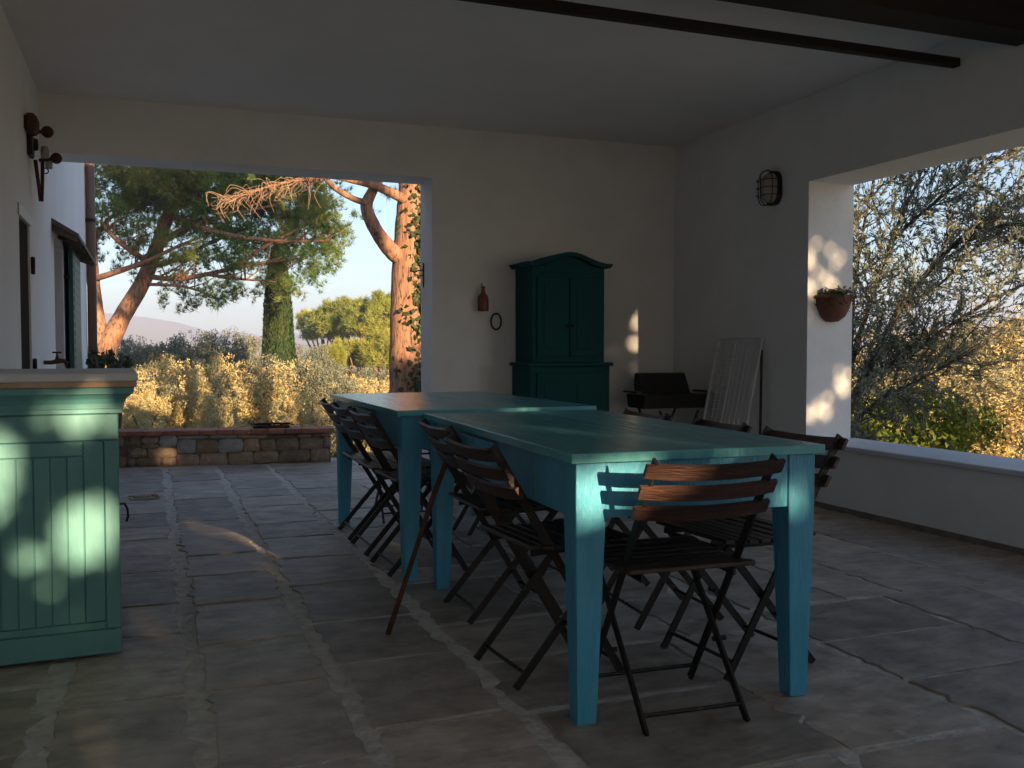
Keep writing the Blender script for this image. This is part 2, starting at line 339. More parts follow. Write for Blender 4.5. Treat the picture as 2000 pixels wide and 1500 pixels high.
known = {1: [1.5, 1.95, 2.55, 3.16, 3.84, 4.3, 4.95, 5.35, 5.8, 6.2, 6.73, 7.2, 7.75, 8.3, 8.75, 9.2],
         2: [1.4, 1.85, 2.5, 3.15, 3.65, 4.23, 4.78, 5.25, 5.8, 6.3, 6.75, 7.25, 7.7, 8.25, 8.7, 9.2],
         3: [1.5, 2.1, 2.65, 3.27, 3.80, 4.41, 5.0, 5.58, 6.05, 6.72, 7.2, 7.65, 8.2, 8.7, 9.2]}
rest = MB(); ns = 0; slabs = []
for c in range(4):
    br = known.get(c)
    if not br:
        br = [1.3 + random.uniform(0, .3)]
        while br[-1] < 8.9: br.append(br[-1] + random.uniform(.38, .72))
        br[-1] = 9.2 + random.uniform(-.05, .1)
    y = br[0]; pre = []
    while y > -2.4: pre.append(y); y -= random.uniform(.45, .7)
    x0 = cols[c] + jw[c] / 2; x1 = cols[c + 1] - jw[c + 1] / 2
    for k in range(len(br) - 1): slabs.append((x0, br[k], x1, br[k + 1], True, .014))
    for k in range(len(pre) - 1): slabs.append((x0, pre[k + 1], x1, pre[k], False, .014))
def split(x0, y0, x1, y1):             # the rest of the floor: slabs of mixed sizes without continuous rows
    w_, l_ = x1 - x0, y1 - y0; big = random.uniform(.34, .62)
    if w_ * l_ < big or (w_ < .62 and l_ < .75): return [(x0, y0, x1, y1)]
    f_ = random.uniform(.38, .62)
    if w_ * random.uniform(.8, 1.2) > l_: m_ = x0 + w_ * f_; return split(x0, y0, m_, y1) + split(m_, y0, x1, y1)
    m_ = y0 + l_ * f_; return split(x0, y0, x1, m_) + split(x0, m_, x1, y1)
xa = cols[4] + jw[4] / 2
for q in split(xa, 1.3, 2.32, 9.25) + split(2.335, 1.3, XR, 9.25): slabs.append((q[0] + .008, q[1], q[2] - .008, q[3], True, .012))
for q in split(xa, -2.5, XR, 1.3): slabs.append((q[0] + .008, q[1], q[2] - .008, q[3], False, .012))
for x0, y0, x1, y1, own, sx in slabs:
    g = random.uniform(.007, .015)
    vs, fs = stone_mesh(x1 - x0, y1 - y0 - 2 * g, sx, .010)
    cx, cy = (x0 + x1) / 2, (y0 + y1) / 2; dz = random.uniform(-.003, .003)
    if own:
        o = MB().add(vs, fs).build('flagstone', M['stone'], floor, fix=False); o.location = (cx, cy, dz); ns += 1
    else: rest.add([v + Vector((cx, cy, dz)) for v in vs], fs)
o = rest.build('paving', M['stone'], floor, fix=False); o['kind'] = 'stuff'
# floor drain
dr = empty('floor_drain', (-.045, 7.42, .002), R(8), 'small shiny steel drain frame set in the paving', 'drain')
MB().box(-.075, -.06, -.004, .075, .06, .004, .001).build('drain_pan', M['darkin'], dr)
f = MB(); f.box(-.1, -.085, -.004, -.07, .085, .012, .002); f.box(.07, -.085, -.004, .1, .085, .012, .002); f.box(-.0695, -.085, -.004, .0695, -.058, .012, .002); f.box(-.0695, .058, -.004, .0695, .085, .012, .002)
f.build('drain_frame', M['steel'], dr)
o = MB().box(-.06, -.05, -.002, .05, .05, .002, .001).build('drain_cover', M['steel'], dr); o.location = (0, 0, .009); o.rotation_euler = (R(-2.5), 0, 0)

# ------------------------------------------------------------------ low stone wall with terracotta coping
A = Vector((-.192, 9.437, 0)); ang = math.atan2(9.13 - 9.437, 1.598 + .192)
lw = empty('garden_wall', A, ang, 'low rubble stone garden wall with terracotta coping at the terrace edge', 'wall')
MB().box(-.62, .02, -.3, 1.845, .27, .288).build('wall_core', M['joint'], lw)
ST = [(0.018, 0.197, 0.115, 0.282), (0.121, 0.211, 0.269, 0.275), (0.28, 0.185, 0.429, 0.284), (0.115, 0.17, 0.274, 0.205), (-0.003, 0.091, 0.163, 0.165), (0.174, 0.082, 0.433, 0.166), (0.435, 0.118, 0.599, 0.243), (0.611, 0.119, 0.797, 0.234), (0.807, 0.116, 1.028, 0.241), (1.039, 0.122, 1.178, 0.237), (1.192, 0.124, 1.328, 0.229), (1.338, 0.13, 1.543, 0.237), (1.558, 0.136, 1.776, 0.238), (1.782, 0.145, 1.851, 0.245), (0.435, 0.25, 0.712, 0.283), (0.723, 0.249, 0.978, 0.283), (0.983, 0.246, 1.257, 0.281), (1.267, 0.244, 1.528, 0.281), (1.539, 0.244, 1.666, 0.284), (1.671, 0.247, 1.75, 0.284), (1.756, 0.251, 1.852, 0.284), (-0.01, 0.004, 0.068, 0.084), (0.074, 0.004, 0.281, 0.077), (0.287, 0.0, 0.427, 0.077), (0.436, -0.015, 0.628, 0.106), (0.638, -0.016, 0.883, 0.11), (0.894, -0.001, 1.125, 0.112), (1.133, 0.01, 1.353, 0.117), (1.365, -0.013, 1.648, 0.123), (1.659, -0.001, 1.834, 0.133)]
for r, zz in enumerate(((0, .09), (.098, .18), (.188, .282))):
    u = -.6
    while u < -.06: w = random.uniform(.14, .26); u1 = min(u + w, -.012); ST.append((u, zz[0], u1, zz[1])); u = u1 + .012
def rubble(u0, z0, u1, z1, grey):
    w, h = u1 - u0, z1 - z0; n = 5; g = []
    d0 = random.uniform(.0, .018); mb = MB()
    ph = [random.uniform(0, 6) for _ in range(4)]
    for jz in range(4):
        for ix in range(n + 1):
            a, b = ix / n, jz / 3; ed = min(a, 1 - a, b * .8, (1 - b) * .8)
            x = u0 + w * a; z = z0 + h * b
            if ix in (0, n): x += random.uniform(-.006, .006)
            if jz in (0, 3): z += random.uniform(-.005, .005)
            if (ix in (0, n)) and jz in (0, 3): x += (.007 if ix == 0 else -.007); z += (.006 if jz == 0 else -.006)
            y = -.004 - d0 if ed > .05 else .012 - d0 * .5
            g.append((x, y + random.uniform(-.004, .004), z))
    k = n + 1; fs = [(jz * k + i, jz * k + i + 1, (jz + 1) * k + i + 1, (jz + 1) * k + i) for jz in range(3) for i in range(n)]
    per = [i for i in range(k)] + [jz * k + n for jz in range(1, 4)] + [3 * k + i for i in range(n - 1, -1, -1)] + [jz * k for jz in (2, 1)]
    m = len(g); bk = [(g[i][0], .05, g[i][2]) for i in per]
    fs += [(per[i], m + i, m + (i + 1) % len(per), per[(i + 1) % len(per)]) for i in range(len(per))]
    mb.add(g + bk, fs).build('stone', M['rubble_grey'] if grey else M['rubble'], lw)
for i, s in enumerate(ST): rubble(*s, i in (6, 8, 2, 14, 15))
u = -.62; k = 0
while u < 1.87:
    w = min(.158 + random.uniform(-.004, .004), 1.885 - u)
    o = MB().box(u, -.035 + random.uniform(-.003, .003), .289, u + w - .006, .30, .331 + random.uniform(-.002, .002), .004).build('coping_tile', M['terracotta'], lw); u += w

# ------------------------------------------------------------------ leaves
def leaf_mesh(name, P, D, Nn, ln, wd, fold=.25):
    """one diamond leaf for each point: centre P, direction D, normal-ish Nn, length ln, width wd"""
    n = len(P); D = D / np.linalg.norm(D, axis=1, keepdims=True)
    Sd = np.cross(D, Nn); Sd /= np.maximum(1e-6, np.linalg.norm(Sd, axis=1, keepdims=True)); U = np.cross(Sd, D)
    ln = np.broadcast_to(ln, (n,))[:, None]; wd = np.broadcast_to(wd, (n,))[:, None]
    a = P - D * ln * .5; b = P + Sd * wd * .5 + U * wd * fold; c = P + D * ln * .5; d = P - Sd * wd * .5 + U * wd * fold
    V = np.stack([a, b, c, d], 1).reshape(-1, 3); F = np.arange(4 * n).reshape(-1, 4)
    return fast_mesh(name, V, F)
def fast_mesh(name, V, F):
    me = bpy.data.meshes.new(name); k = F.shape[1]; nf = len(F)
    me.vertices.add(len(V)); me.vertices.foreach_set('co', V.astype(np.float32).ravel())
    me.loops.add(nf * k); me.loops.foreach_set('vertex_index', F.astype(np.int32).ravel())
    me.polygons.add(nf); me.polygons.foreach_set('loop_start', np.arange(0, nf * k, k, dtype=np.int32)); 
    me.update(calc_edges=True); return me
def rdir(n, up=0.0):
    v = RNG.normal(size=(n, 3)); v[:, 2] += up; return v / np.linalg.norm(v, axis=1, keepdims=True)
def tufts(P, n, ln, w, up=.5, spread=1.0):
    """needle tufts: n thin triangles fanning out of each point"""
    m = len(P); C = np.repeat(P, n, 0); ax = np.repeat(rdir(m, up), n, 0)
    D = ax + spread * RNG.normal(size=(m * n, 3)) * .6; D /= np.linalg.norm(D, axis=1, keepdims=True)
    Sd = np.cross(D, RNG.normal(size=(m * n, 3))); Sd /= np.linalg.norm(Sd, axis=1, keepdims=True)
    L = (ln * RNG.uniform(.6, 1.2, (m * n, 1)))
    V = np.stack([C - Sd * w / 2, C + Sd * w / 2, C + D * L], 1).reshape(-1, 3)
    return V, np.arange(len(V)).reshape(-1, 3)
def blob_pts(c, r, n, clusters=None, cr=.25):
    """points gathered in clusters inside an ellipsoid, more of them towards its skin"""
    c = np.array(c, float); r = np.array(r, float); k = clusters or max(3, n // 40)
    q = rdir(k) * (RNG.uniform(.35, 1, (k, 1)) ** .6); Cc = c + q * r
    i = RNG.integers(0, k, n)
    return Cc[i] + rdir(n) * (RNG.uniform(0, 1, (n, 1)) ** .5) * r.mean() * cr
def limb(mb, pts, rads, n=8, sub=4, wob=.0):
    pts = [Vector(p) for p in pts]; P = []; Rr = []
    for i in range(len(pts) - 1):
        p0 = pts[max(i - 1, 0)]; p1 = pts[i]; p2 = pts[i + 1]; p3 = pts[min(i + 2, len(pts) - 1)]
        for s in range(sub):
            t = s / sub; t2, t3 = t * t, t * t * t
            P.append(.5 * ((2 * p1) + (p2 - p0) * t + (2 * p0 - 5 * p1 + 4 * p2 - p3) * t2 + (3 * p1 - p0 - 3 * p2 + p3) * t3))
            Rr.append((rads[i] * (1 - t) + rads[i + 1] * t) * (1 + random.uniform(-wob, wob)))
    P.append(pts[-1]); Rr.append(rads[-1]); mb.tube(P, Rr, n)
def foliage(name, me, mt, parent):      # leaves too small and many to pick apart
    o = link_mesh(name, me, mt, parent); o['kind'] = 'stuff'; return o

# --- the large forked umbrella pine beyond the grove
def forked_pine():
    Y = 34; k = Y / 33.5 / 50          # metres for one pixel of bearing, about
    base = at(195, 790, Y); base.z = float(ground_z(base.x, base.y)) - .1
    t = empty('umbrella_pine', base, 0, 'large forked umbrella pine spreading its crown over the olive grove', 'tree')
    mb = MB(); a = lambda x, y, dy=0: at(x, y, Y + dy) - base
    limb(mb, [Vector((0, 0, 0)), a(200, 730), a(207, 685), a(238, 620, .2), a(275, 558, .3), a(300, 500, .2), a(325, 430), a(345, 380), a(372, 320, .3), a(400, 230, .5)], [.50, .42, .35, .285, .26, .235, .20, .17, .14, .09], 12, 5, .03)
    limb(mb, [a(203, 700), a(192, 640, .3), a(186, 590, .5), a(180, 520, .6), a(176, 440, .6), a(170, 360, .8), a(160, 260, 1)], [.34, .28, .23, .20, .18, .15, .09], 10, 5, .03)
    B = [([(184, 545, .5), (240, 527, -.5), (290, 508, -.8), (350, 480, -1.2), (400, 460, -1.5)], .11), ([(290, 540, .3), (350, 545, -1), (430, 530, -2), (520, 512, -2.5), (600, 505, -3)], .11),
         ([(296, 520, .2), (350, 505, 1.5), (420, 470, 2.5), (500, 440, 3)], .11), ([(318, 470), (380, 440, -1), (450, 420, -2), (540, 400, -3)], .13), ([(300, 520), (230, 470, -1.5), (195, 430, -2)], .12),
         ([(340, 400), (400, 390, 1), (480, 370, 2), (560, 360, 2)], .12), ([(350, 380), (290, 350, -1), (220, 330, -2)], .11), ([(335, 420), (430, 455, -2.4), (540, 470, -3.2), (640, 470, -3.4)], .12),
         ([(285, 555, .3), (360, 560, -2.2), (420, 580, -3)], .07), ([(400, 535, -1.8), (470, 545, -2.6), (540, 550, -3)], .08), ([(180, 480, .5), (210, 430, 1.5), (260, 400, 2)], .11), ([(450, 528, -2.2), (520, 480, -3), (600, 440, -3.4)], .09)]
    ends = []
    for pts, r in B:
        P = [a(*p) for p in pts]; ends += [P[-1], P[-1] + Vector((.3, 0, .2))]; limb(mb, P, [r * (1 - .75 * i / (len(P) - 1)) for i in range(len(P))], 6, 4, .05)
        for _ in range(9):
            i = random.randrange(1, len(P)); s = P[i - 1].lerp(P[i], random.random()); e = s + Vector((random.uniform(-.3, 1.2), random.uniform(-.9, .9), random.uniform(.2, .9)))
            limb(mb, [s, (s + e) / 2 + Vector((0, 0, -.08)), e], [r * .35, r * .25, .012], 5, 3); ends.append(e)
    mb.build('trunk', M['bark'], t, True)
    # crown: flat clumps of needles (bearing x, y, half width, half height, points)
    BL = [(235, 365, 80, 42, 420), (310, 350, 90, 42, 600), (400, 365, 90, 45, 760), (480, 375, 80, 48, 700), (560, 385, 80, 50, 640), (610, 430, 60, 45, 420), (640, 470, 40, 40, 260), (600, 500, 60, 38, 300), (520, 455, 80, 40, 420),
          (440, 440, 80, 36, 330), (350, 425, 80, 34, 230), (250, 430, 70, 42, 230), (215, 480, 45, 40, 130), (300, 470, 60, 34, 110), (370, 560, 50, 26, 80), (420, 575, 50, 24, 90), (350, 590, 34, 16, 46), (500, 555, 60, 22, 90), (560, 540, 50, 24, 90), (390, 505, 80, 26, 120), (480, 500, 70, 28, 170), (590, 555, 36, 18, 50), (330, 540, 30, 14, 20),
          (300, 290, 130, 50, 500), (450, 290, 130, 50, 600), (380, 220, 140, 50, 420), (560, 310, 80, 40, 300), (220, 260, 80, 60, 260), (640, 400, 30, 30, 120)]
    pts = []
    for x, y, rx, ry, n in BL:
        c = at(x, y, Y + random.uniform(-2, 2)) - base; m = 36.5 / 1850
        p = blob_pts(c, (rx * m, 2.4, ry * m), int(n * (2.0 if y < 400 else 1.1)), max(4, n // 9), .22); pts.append(p)
    for e in ends: pts.append(blob_pts(np.array(e) + [0, 0, .1], (.5, .5, .22), 16, 5, .4))
    P = np.concatenate(pts); V, F = tufts(P, 16, .25, .018, .7)
    foliage('crown', fast_mesh('crown', V, F), M['needle'], t)
forked_pine()

# --- the pine at the terrace edge: bare trunk, ivy, a dead branch
def terrace_pine():
    Y = 16.0; base = at(797, 790, Y); base.z = float(ground_z(base.x, base.y)) - .1
    t = empty('tall_pine', base, 0, 'tall pine with thick ivy-clad trunk and dead drooping branch beside the opening', 'tree')
    a = lambda x, y, dy=0: at(x, y, Y + dy) - base; mb = MB()
    limb(mb, [Vector((0, 0, 0)), a(797, 780), a(796, 690), a(795, 590), a(797, 500), a(801, 420), a(806, 340), a(812, 220), a(820, 60)], [.38, .33, .315, .285, .265, .24, .215, .19, .14], 14, 5, .025)
    limb(mb, [a(790, 505), a(768, 493, -.1), a(742, 462, -.2), a(722, 425, -.3), a(716, 400, -.3), a(728, 372, -.3), a(742, 345, -.2), a(760, 280, 0)], [.17, .145, .125, .115, .105, .085, .08, .05], 10, 5, .03)
    limb(mb, [a(720, 398, -.3), a(690, 388, -.6), a(655, 368, -.9), a(632, 345, -1.2), a(600, 325, -1.5)], [.06, .05, .045, .04, .03], 7, 4)
    limb(mb, [a(800, 395), a(768, 378, -.3), a(730, 362, -.5), a(690, 352, -.8), a(640, 345, -1.2), a(560, 356, -1.6), (a(490, 376, -1.9)), a(440, 398, -2.1)], [.10, .085, .075, .06, .035, .022, .016, .010], 8, 4)
    limb(mb, [a(803, 375), a(780, 350, .3), a(740, 320, .6)], [.08, .07, .05], 7, 4)
    mb.build('trunk', M['bark'], t, True)
    tw = MB()
    for _ in range(190):               # dead drooping twigs of the lower branch
        u = random.random() ** .8; x = 650 - 215 * u; y = 350 + 46 * u ** 1.5 + random.uniform(-6, 4); dy = -1.2 - .9 * u
        p = a(x, y, dy + random.uniform(-.15, .15)); L = random.uniform(.10, .34)
        q = p + Vector((-L * random.uniform(-.2, 1.0), random.uniform(-.25, .25), L * random.uniform(-.7, .35))); e = q + Vector((-L * random.uniform(-.5, .7), random.uniform(-.15, .15), -L * random.uniform(-.1, .7)))
        limb(tw, [p, (p + q) / 2 + Vector((0, 0, .03)), q, e], [.0045, .004, .0035, .0025], 4, 2)
    tw.build('dead_twigs', M['twig'], t)['kind'] = 'stuff'
    pts = [blob_pts(a(x, y, dy), (rx, 1.3, rz), n, max(3, n // 14), .22) for x, y, dy, rx, rz, n in [(700, 240, 0, 1.6, .6, 260), (820, 180, 0, 2.2, .7, 340), (760, 130, .5, 2.4, .8, 380), (930, 200, 0, 1.6, .7, 200), (620, 320, -1.2, .8, .22, 80), (560, 350, -1.6, .6, .18, 40), (690, 335, -.6, .5, .2, 30), (760, 395, .4, .28, .2, 14), (780, 365, .3, .3, .15, 14)]]
    V, F = tufts(np.concatenate(pts), 16, .16, .005, .5); foliage('crown', fast_mesh('crown', V, F), M['needle'], t)
    # ivy: leaves against the bark on its right side
    n = 3800; u = RNG.uniform(0, 1, n) ** 1.0; th = RNG.normal(.25, .75, n)
    C0 = np.array(a(797, 775)); C1 = np.array(a(804, 365)); ctr = C0 + (C1 - C0) * u[:, None]; rr = .33 - .1 * u + RNG.exponential(.05, n)
    dens = .35 + .65 * (np.sin(u * 19) * .5 + .5); keep = RNG.uniform(0, 1, n) < dens
    P = ctr + np.stack([np.cos(th) * rr, -np.sin(th) * rr * .9, np.zeros(n)], 1); P = P[keep]
    nn = np.stack([np.cos(th), -np.sin(th), np.full(n, .2)], 1)[keep]
    foliage('ivy', leaf_mesh('ivy', P, rdir(len(P), -.8), nn + .5 * rdir(len(P)), RNG.uniform(.07, .14, len(P)), RNG.uniform(.06, .10, len(P))), M['ivy'], t)
terrace_pine()

# --- cypress
def cypress():
    Y = 42; base = at(545, 760, Y); base.z = float(ground_z(base.x, base.y)) - .1; top = at(541, 470, Y).z
    t = empty('cypress_tree', base, 0, 'narrow dark cypress rising behind the olive grove', 'tree'); H = top - base.z
    MB().tube([(0, 0, 0), (0, 0, H * .5), (0, 0, H * .92)], [.16, .1, .03], 8).build('trunk', M['bark2'], t)
    n = 30000; h = RNG.uniform(0, 1, n); a = RNG.uniform(0, 6.283, n)
    prof = np.interp(h, [0, .08, .3, .45, .7, .88, .96, 1], [.5, .76, .82, .74, .60, .42, .24, .04])
    rad = prof * (.92 + .05 * np.sin(a * 5 + h * 7) + .05 * np.sin(a * 11 - h * 9)) * RNG.uniform(.86, 1.02, n)
    P = np.stack([np.cos(a) * rad, np.sin(a) * rad, .25 + h * (H - .25)], 1)
    D = np.stack([np.cos(a) * .35, np.sin(a) * .35, np.ones(n)], 1) + .15 * RNG.normal(size=(n, 3))
    foliage('crown', leaf_mesh('crown', P, D, np.stack([np.cos(a), np.sin(a), np.zeros(n)], 1) + .5 * RNG.normal(size=(n, 3)), RNG.uniform(.12, .26, n), .045), M['cypress'], t)
cypress()

# --- olives of the grove: a few grown shapes, each tree its own object
def olive_proto(seed, n, leaf, mt):
    global RNG
    random.seed(seed); mb = MB(); tips = []
    limb(mb, [(0, 0, -.2), (.05, .02, .4), (random.uniform(-.1, .1), .05, .9)], [.16, .13, .12], 8, 3, .06)
    for k in range(9):
        a = k * .7 + random.uniform(-.2, .2); r = random.uniform(.5, 1.25); z = random.uniform(1.4, 2.9)
        e = Vector((math.cos(a) * r, math.sin(a) * r, z)); m = Vector((math.cos(a) * r * .35, math.sin(a) * r * .35, .9 + (z - .9) * .45))
        limb(mb, [(0, 0, .75), m, e], [.08, .05, .015], 6, 3, .05); tips += [e, m.lerp(e, .6), m.lerp(e, .3) + Vector((0, 0, .1))]
        for _ in range(3):
            s = m.lerp(e, random.random()); q = s + Vector((random.uniform(-.5, .5), random.uniform(-.5, .5), random.uniform(-.2, .6))); limb(mb, [s, (s + q) / 2, q], [.025, .018, .006], 4, 2); tips.append(q)
    pts = []
    for _ in range(46):
        a = random.uniform(0, 6.28); z = random.uniform(.25, 2.95); r = 1.32 * math.sqrt(max(.02, 1 - ((z - 1.55) / 1.55) ** 2)) * random.uniform(.6, 1.0); tips.append(Vector((math.cos(a) * r, math.sin(a) * r, z)))
    per = n // len(tips)
    for e in tips:
        R0 = random.uniform(.2, .48); pts.append(blob_pts(e, (R0 * 1.1, R0 * 1.1, R0), per, 10, .4))
    P = np.concatenate(pts); m = len(P); D = rdir(m, .1)
    me = leaf_mesh('crown', P, D, rdir(m), RNG.uniform(.7, 1.3, m) * leaf, RNG.uniform(.7, 1.3, m) * leaf * .36)
    return mb, me
OL = [olive_proto(21 + i, 15000, .095, None) for i in range(4)]
trunks = []; crowns = {}
for i, (mb, me) in enumerate(OL):
    o = mb.build('olive_trunk_source', M['bark2'], None, True); trunks.append(o.data); bpy.data.objects.remove(o)
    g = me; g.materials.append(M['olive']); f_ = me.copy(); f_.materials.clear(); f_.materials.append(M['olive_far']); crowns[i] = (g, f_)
def olive(px, ytop, Y, width, i, far, label, group, hs=1.0, mine=None):
    p = at(px, ytop, Y); gz = float(ground_z(p.x, p.y)); h = max(1.5, p.z - gz)
    t = empty('olive_tree', (p.x, p.y, gz - .05), random.uniform(0, 6.28), label, 'tree', group)
    m = width * 1.7 * (Y / .93) / 1850 / 2 / 1.5
    t.scale = (m, m, h / 3.2)
    link = bpy.data.objects.new('trunk', trunks[i % 4]); COL.objects.link(link); link.parent = t
    c = bpy.data.objects.new('crown', crowns[i % 4][1 if far else 0]); COL.objects.link(c); c.parent = t; c['kind'] = 'stuff'
random.seed(5)
for i, (px, yt, Y, w) in enumerate([(262, 712, 30, 70), (325, 688, 32, 90), (392, 730, 33, 50), (448, 686, 34, 70), (520, 705, 29, 90), (568, 690, 30, 120), (632, 712, 29, 100), (680, 728, 33, 80), (722, 738, 30, 80), (765, 745, 32, 90), (845, 740, 30, 120), (278, 757, 26, 60), (425, 765, 26, 54), (585, 758, 25, 80), (738, 772, 25, 64)]):
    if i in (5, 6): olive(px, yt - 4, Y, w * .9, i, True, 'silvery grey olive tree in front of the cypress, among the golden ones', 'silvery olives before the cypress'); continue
    olive(px, yt, Y, w, i, False, 'low sunlit golden olive bush close behind the low stone wall' if Y < 27 else 'taller golden sunlit olive tree in the second row of the grove', 'golden bushes behind the stone wall' if Y < 27 else 'sunlit olive trees of the grove')
for i, (px, yt, Y, w) in enumerate([(232, 668, 48, 70), (262, 652, 50, 74), (300, 668, 47, 60), (335, 655, 52, 80), (385, 650, 50, 80), (440, 640, 50, 90), (490, 648, 52, 80), (590, 690, 46, 60), (615, 668, 55, 60), (170, 660, 50, 80), (850, 690, 48, 100), (120, 660, 50, 80), (640, 715, 44, 90), (690, 722, 46, 90), (740, 718, 44, 90), (790, 715, 45, 90)]):
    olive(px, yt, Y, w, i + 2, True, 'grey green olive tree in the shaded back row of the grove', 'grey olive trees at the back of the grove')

# --- rounded stone pines on the right
def stone_pine(px, py, Y, rx, ry, n, i):
    c = at(px, py, Y); gz = float(ground_z(c.x, c.y)); m = Y / .95 / 1850
    t = empty('stone_pine', (c.x, c.y, gz - .1), 0, 'low rounded stone pine in front of the taller stone pines beyond the grove' if Y < 65 else 'taller rounded yellow green stone pine beyond the grove beside the tall pine trunk', 'tree', 'low rounded stone pines' if Y < 65 else 'tall rounded stone pines beyond the grove')
    h = c.z - gz; mb = MB(); limb(mb, [(0, 0, 0), (.2, .1, h * .5), (0, 0, h * .9)], [.3, .24, .14], 8, 3)
    for k in range(6):
        a = k * 1.05; limb(mb, [(0, 0, h * .55), (math.cos(a) * rx * m * .4, math.sin(a) * rx * m * .4, h * .8), (math.cos(a) * rx * m * .8, math.sin(a) * rx * m * .8, h)], [.12, .09, .03], 5, 3)
    mb.build('trunk', M['bark'], t, True)
    P = blob_pts((0, 0, h), (rx * m, rx * m, ry * m), n * 2, max(16, n // 16), .2); P[:, 2] = np.where(P[:, 2] < h - ry * m * .45, 2 * h - ry * m * .9 - P[:, 2], P[:, 2])
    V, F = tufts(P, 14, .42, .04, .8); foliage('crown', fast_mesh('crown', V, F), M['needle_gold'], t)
for i, a in enumerate([(630, 640, 78, 50, 38, 1100), (680, 632, 74, 66, 44, 1500), (735, 624, 70, 60, 48, 1500), (780, 618, 78, 60, 48, 1200), (700, 695, 62, 60, 34, 1000), (755, 690, 60, 46, 44, 1000), (650, 700, 60, 26, 26, 400), (820, 630, 72, 50, 46, 900), (880, 640, 72, 60, 46, 600)]): stone_pine(*a, i)

# --- trees and shrubs outside the right opening
def near_olive():
    base = Vector((5.75, 6.75, 0)); base.z = float(ground_z(base.x, base.y)) - .05
    t = empty('leaning_olive_tree', base, 0, 'leaning olive tree with feathery dark branches outside the side opening', 'tree')
    a = lambda x, y, Y: at(x, y, Y) - base; mb = MB(); twigs = []
    L = [([Vector((0, 0, 0)), a(1640, 850, 6.7), a(1690, 735, 6.9), a(1760, 600, 7.0), a(1850, 490, 7.0), a(1950, 410, 6.9), a(2060, 350, 6.8)], .05),
         ([a(1640, 850, 6.7), a(1660, 720, 7.2), a(1700, 590, 7.5), a(1740, 470, 7.6), a(1790, 360, 7.6), a(1830, 260, 7.5)], .036),
         ([a(1690, 735, 6.9), a(1780, 690, 6.5), a(1880, 620, 6.3), a(1990, 560, 6.2), a(2080, 540, 6.1)], .028),
         ([a(1660, 720, 7.2), a(1665, 600, 7.4), a(1680, 480, 7.5), a(1700, 380, 7.6), a(1720, 280, 7.6)], .026),
         ([a(1640, 850, 6.7), a(1720, 780, 6.4), a(1800, 740, 6.2), a(1880, 700, 6.1)], .022),
         ([a(1760, 600, 7.0), a(1830, 560, 7.3), a(1900, 500, 7.6), a(1990, 470, 7.8)], .02),
         ([a(1740, 470, 7.6), a(1820, 400, 7.3), a(1900, 340, 7.1), a(1990, 280, 7.0)], .02),
         ([a(1850, 490, 7.0), a(1920, 450, 6.7), a(2000, 430, 6.5)], .015), ([a(1700, 590, 7.5), a(1640, 480, 7.7), a(1590, 380, 7.8)], .02)]
    for P, r in L:
        limb(mb, P, [r * (1 - .8 * i / (len(P) - 1)) for i in range(len(P))], 8, 4, .06)
        for i in range(1, len(P)):
            for _ in range(14):
                s = P[i - 1].lerp(P[i], random.random()); d = (P[i] - P[i - 1]).normalized(); v = Vector(rdir(1)[0]); e = s + (d * .6 + v * .75 + Vector((0, 0, .1))) * random.uniform(.3, .8)
                mid = (s + e) / 2 + Vector(rdir(1)[0]) * .05; limb(mb, [s, mid, e], [.006, .004, .002], 4, 2); twigs.append((s, mid, e))
                for __ in range(3):
                    s2 = mid.lerp(e, random.random()); e2 = s2 + (Vector(rdir(1)[0]) * .8 + (e - s).normalized() * .6) * random.uniform(.15, .35); limb(mb, [s2, e2], [.003, .0015], 3, 1); twigs.append((s2, (s2 + e2) / 2, e2))
    mb.build('trunk', M['bark3'], t, True)
    P = []; D = []
    for s, m_, e in twigs:
        ln = (e - s).length; n = int(ln / .0165) + 3
        for _ in range(n):
            u = random.uniform(.1, 1.05); p = s.lerp(e, u); v = Vector(rdir(1)[0]); d = (e - s).normalized() * .8 + v * .7
            P.append(p + d * .025); D.append(d)
    P = np.array(P); D = np.array(D); n = len(P)
    foliage('crown', leaf_mesh('crown', P, D, rdir(n), RNG.uniform(.045, .08, n), RNG.uniform(.011, .017, n)), M['olive_near'], t)
near_olive()
def bush(name, label, cat, c, r, n, leaf, mt, ratio=.5, stems=7, group=None, up=.3, gz=None):
    g = float(ground_z(c[0], c[1])) if gz is None else gz
    t = empty(name, (c[0], c[1], g - .03), 0, label, cat, group); mb = MB(); h = c[2] - g
    for k in range(stems):
        a = k * 6.28 / stems; limb(mb, [(0, 0, 0), (math.cos(a) * r[0] * .3, math.sin(a) * r[1] * .3, h * .6), (math.cos(a) * r[0] * .7, math.sin(a) * r[1] * .7, h + r[2] * .5)], [.03, .02, .006], 5, 3)
    mb.build('stem', M['bark2'], t)
    P = blob_pts((0, 0, h), r, n, max(8, n // 60), .3)
    foliage('foliage', leaf_mesh('foliage', P, rdir(n, up), rdir(n), RNG.uniform(.7, 1.3, n) * leaf, RNG.uniform(.7, 1.3, n) * leaf * ratio), mt, t); return t
bush('garden_shrub', 'yellow green leafy shrub just below the side opening', 'shrub', (7.25, 7.35, .32), (.75, .6, .42), 3800, .07, M['hedge'], .5)
bush('garden_shrub', 'low yellow green shrub against the foot of the leaning olive', 'shrub', (6.45, 7.3, .1), (.45, .5, .3), 1700, .065, M['hedge'], .5)
bush('garden_shrub', 'grey green shaded shrub to the right of the yellow one', 'shrub', (8.35, 6.4, .3), (.8, .7, .75), 5200, .05, M['olive_near'], .35)
bush('garden_shrub', 'dull green shrub tucked behind the pillar of the side opening', 'shrub', (6.6, 8.3, .6), (.7, .6, .7), 3600, .05, M['olive_near'], .35)
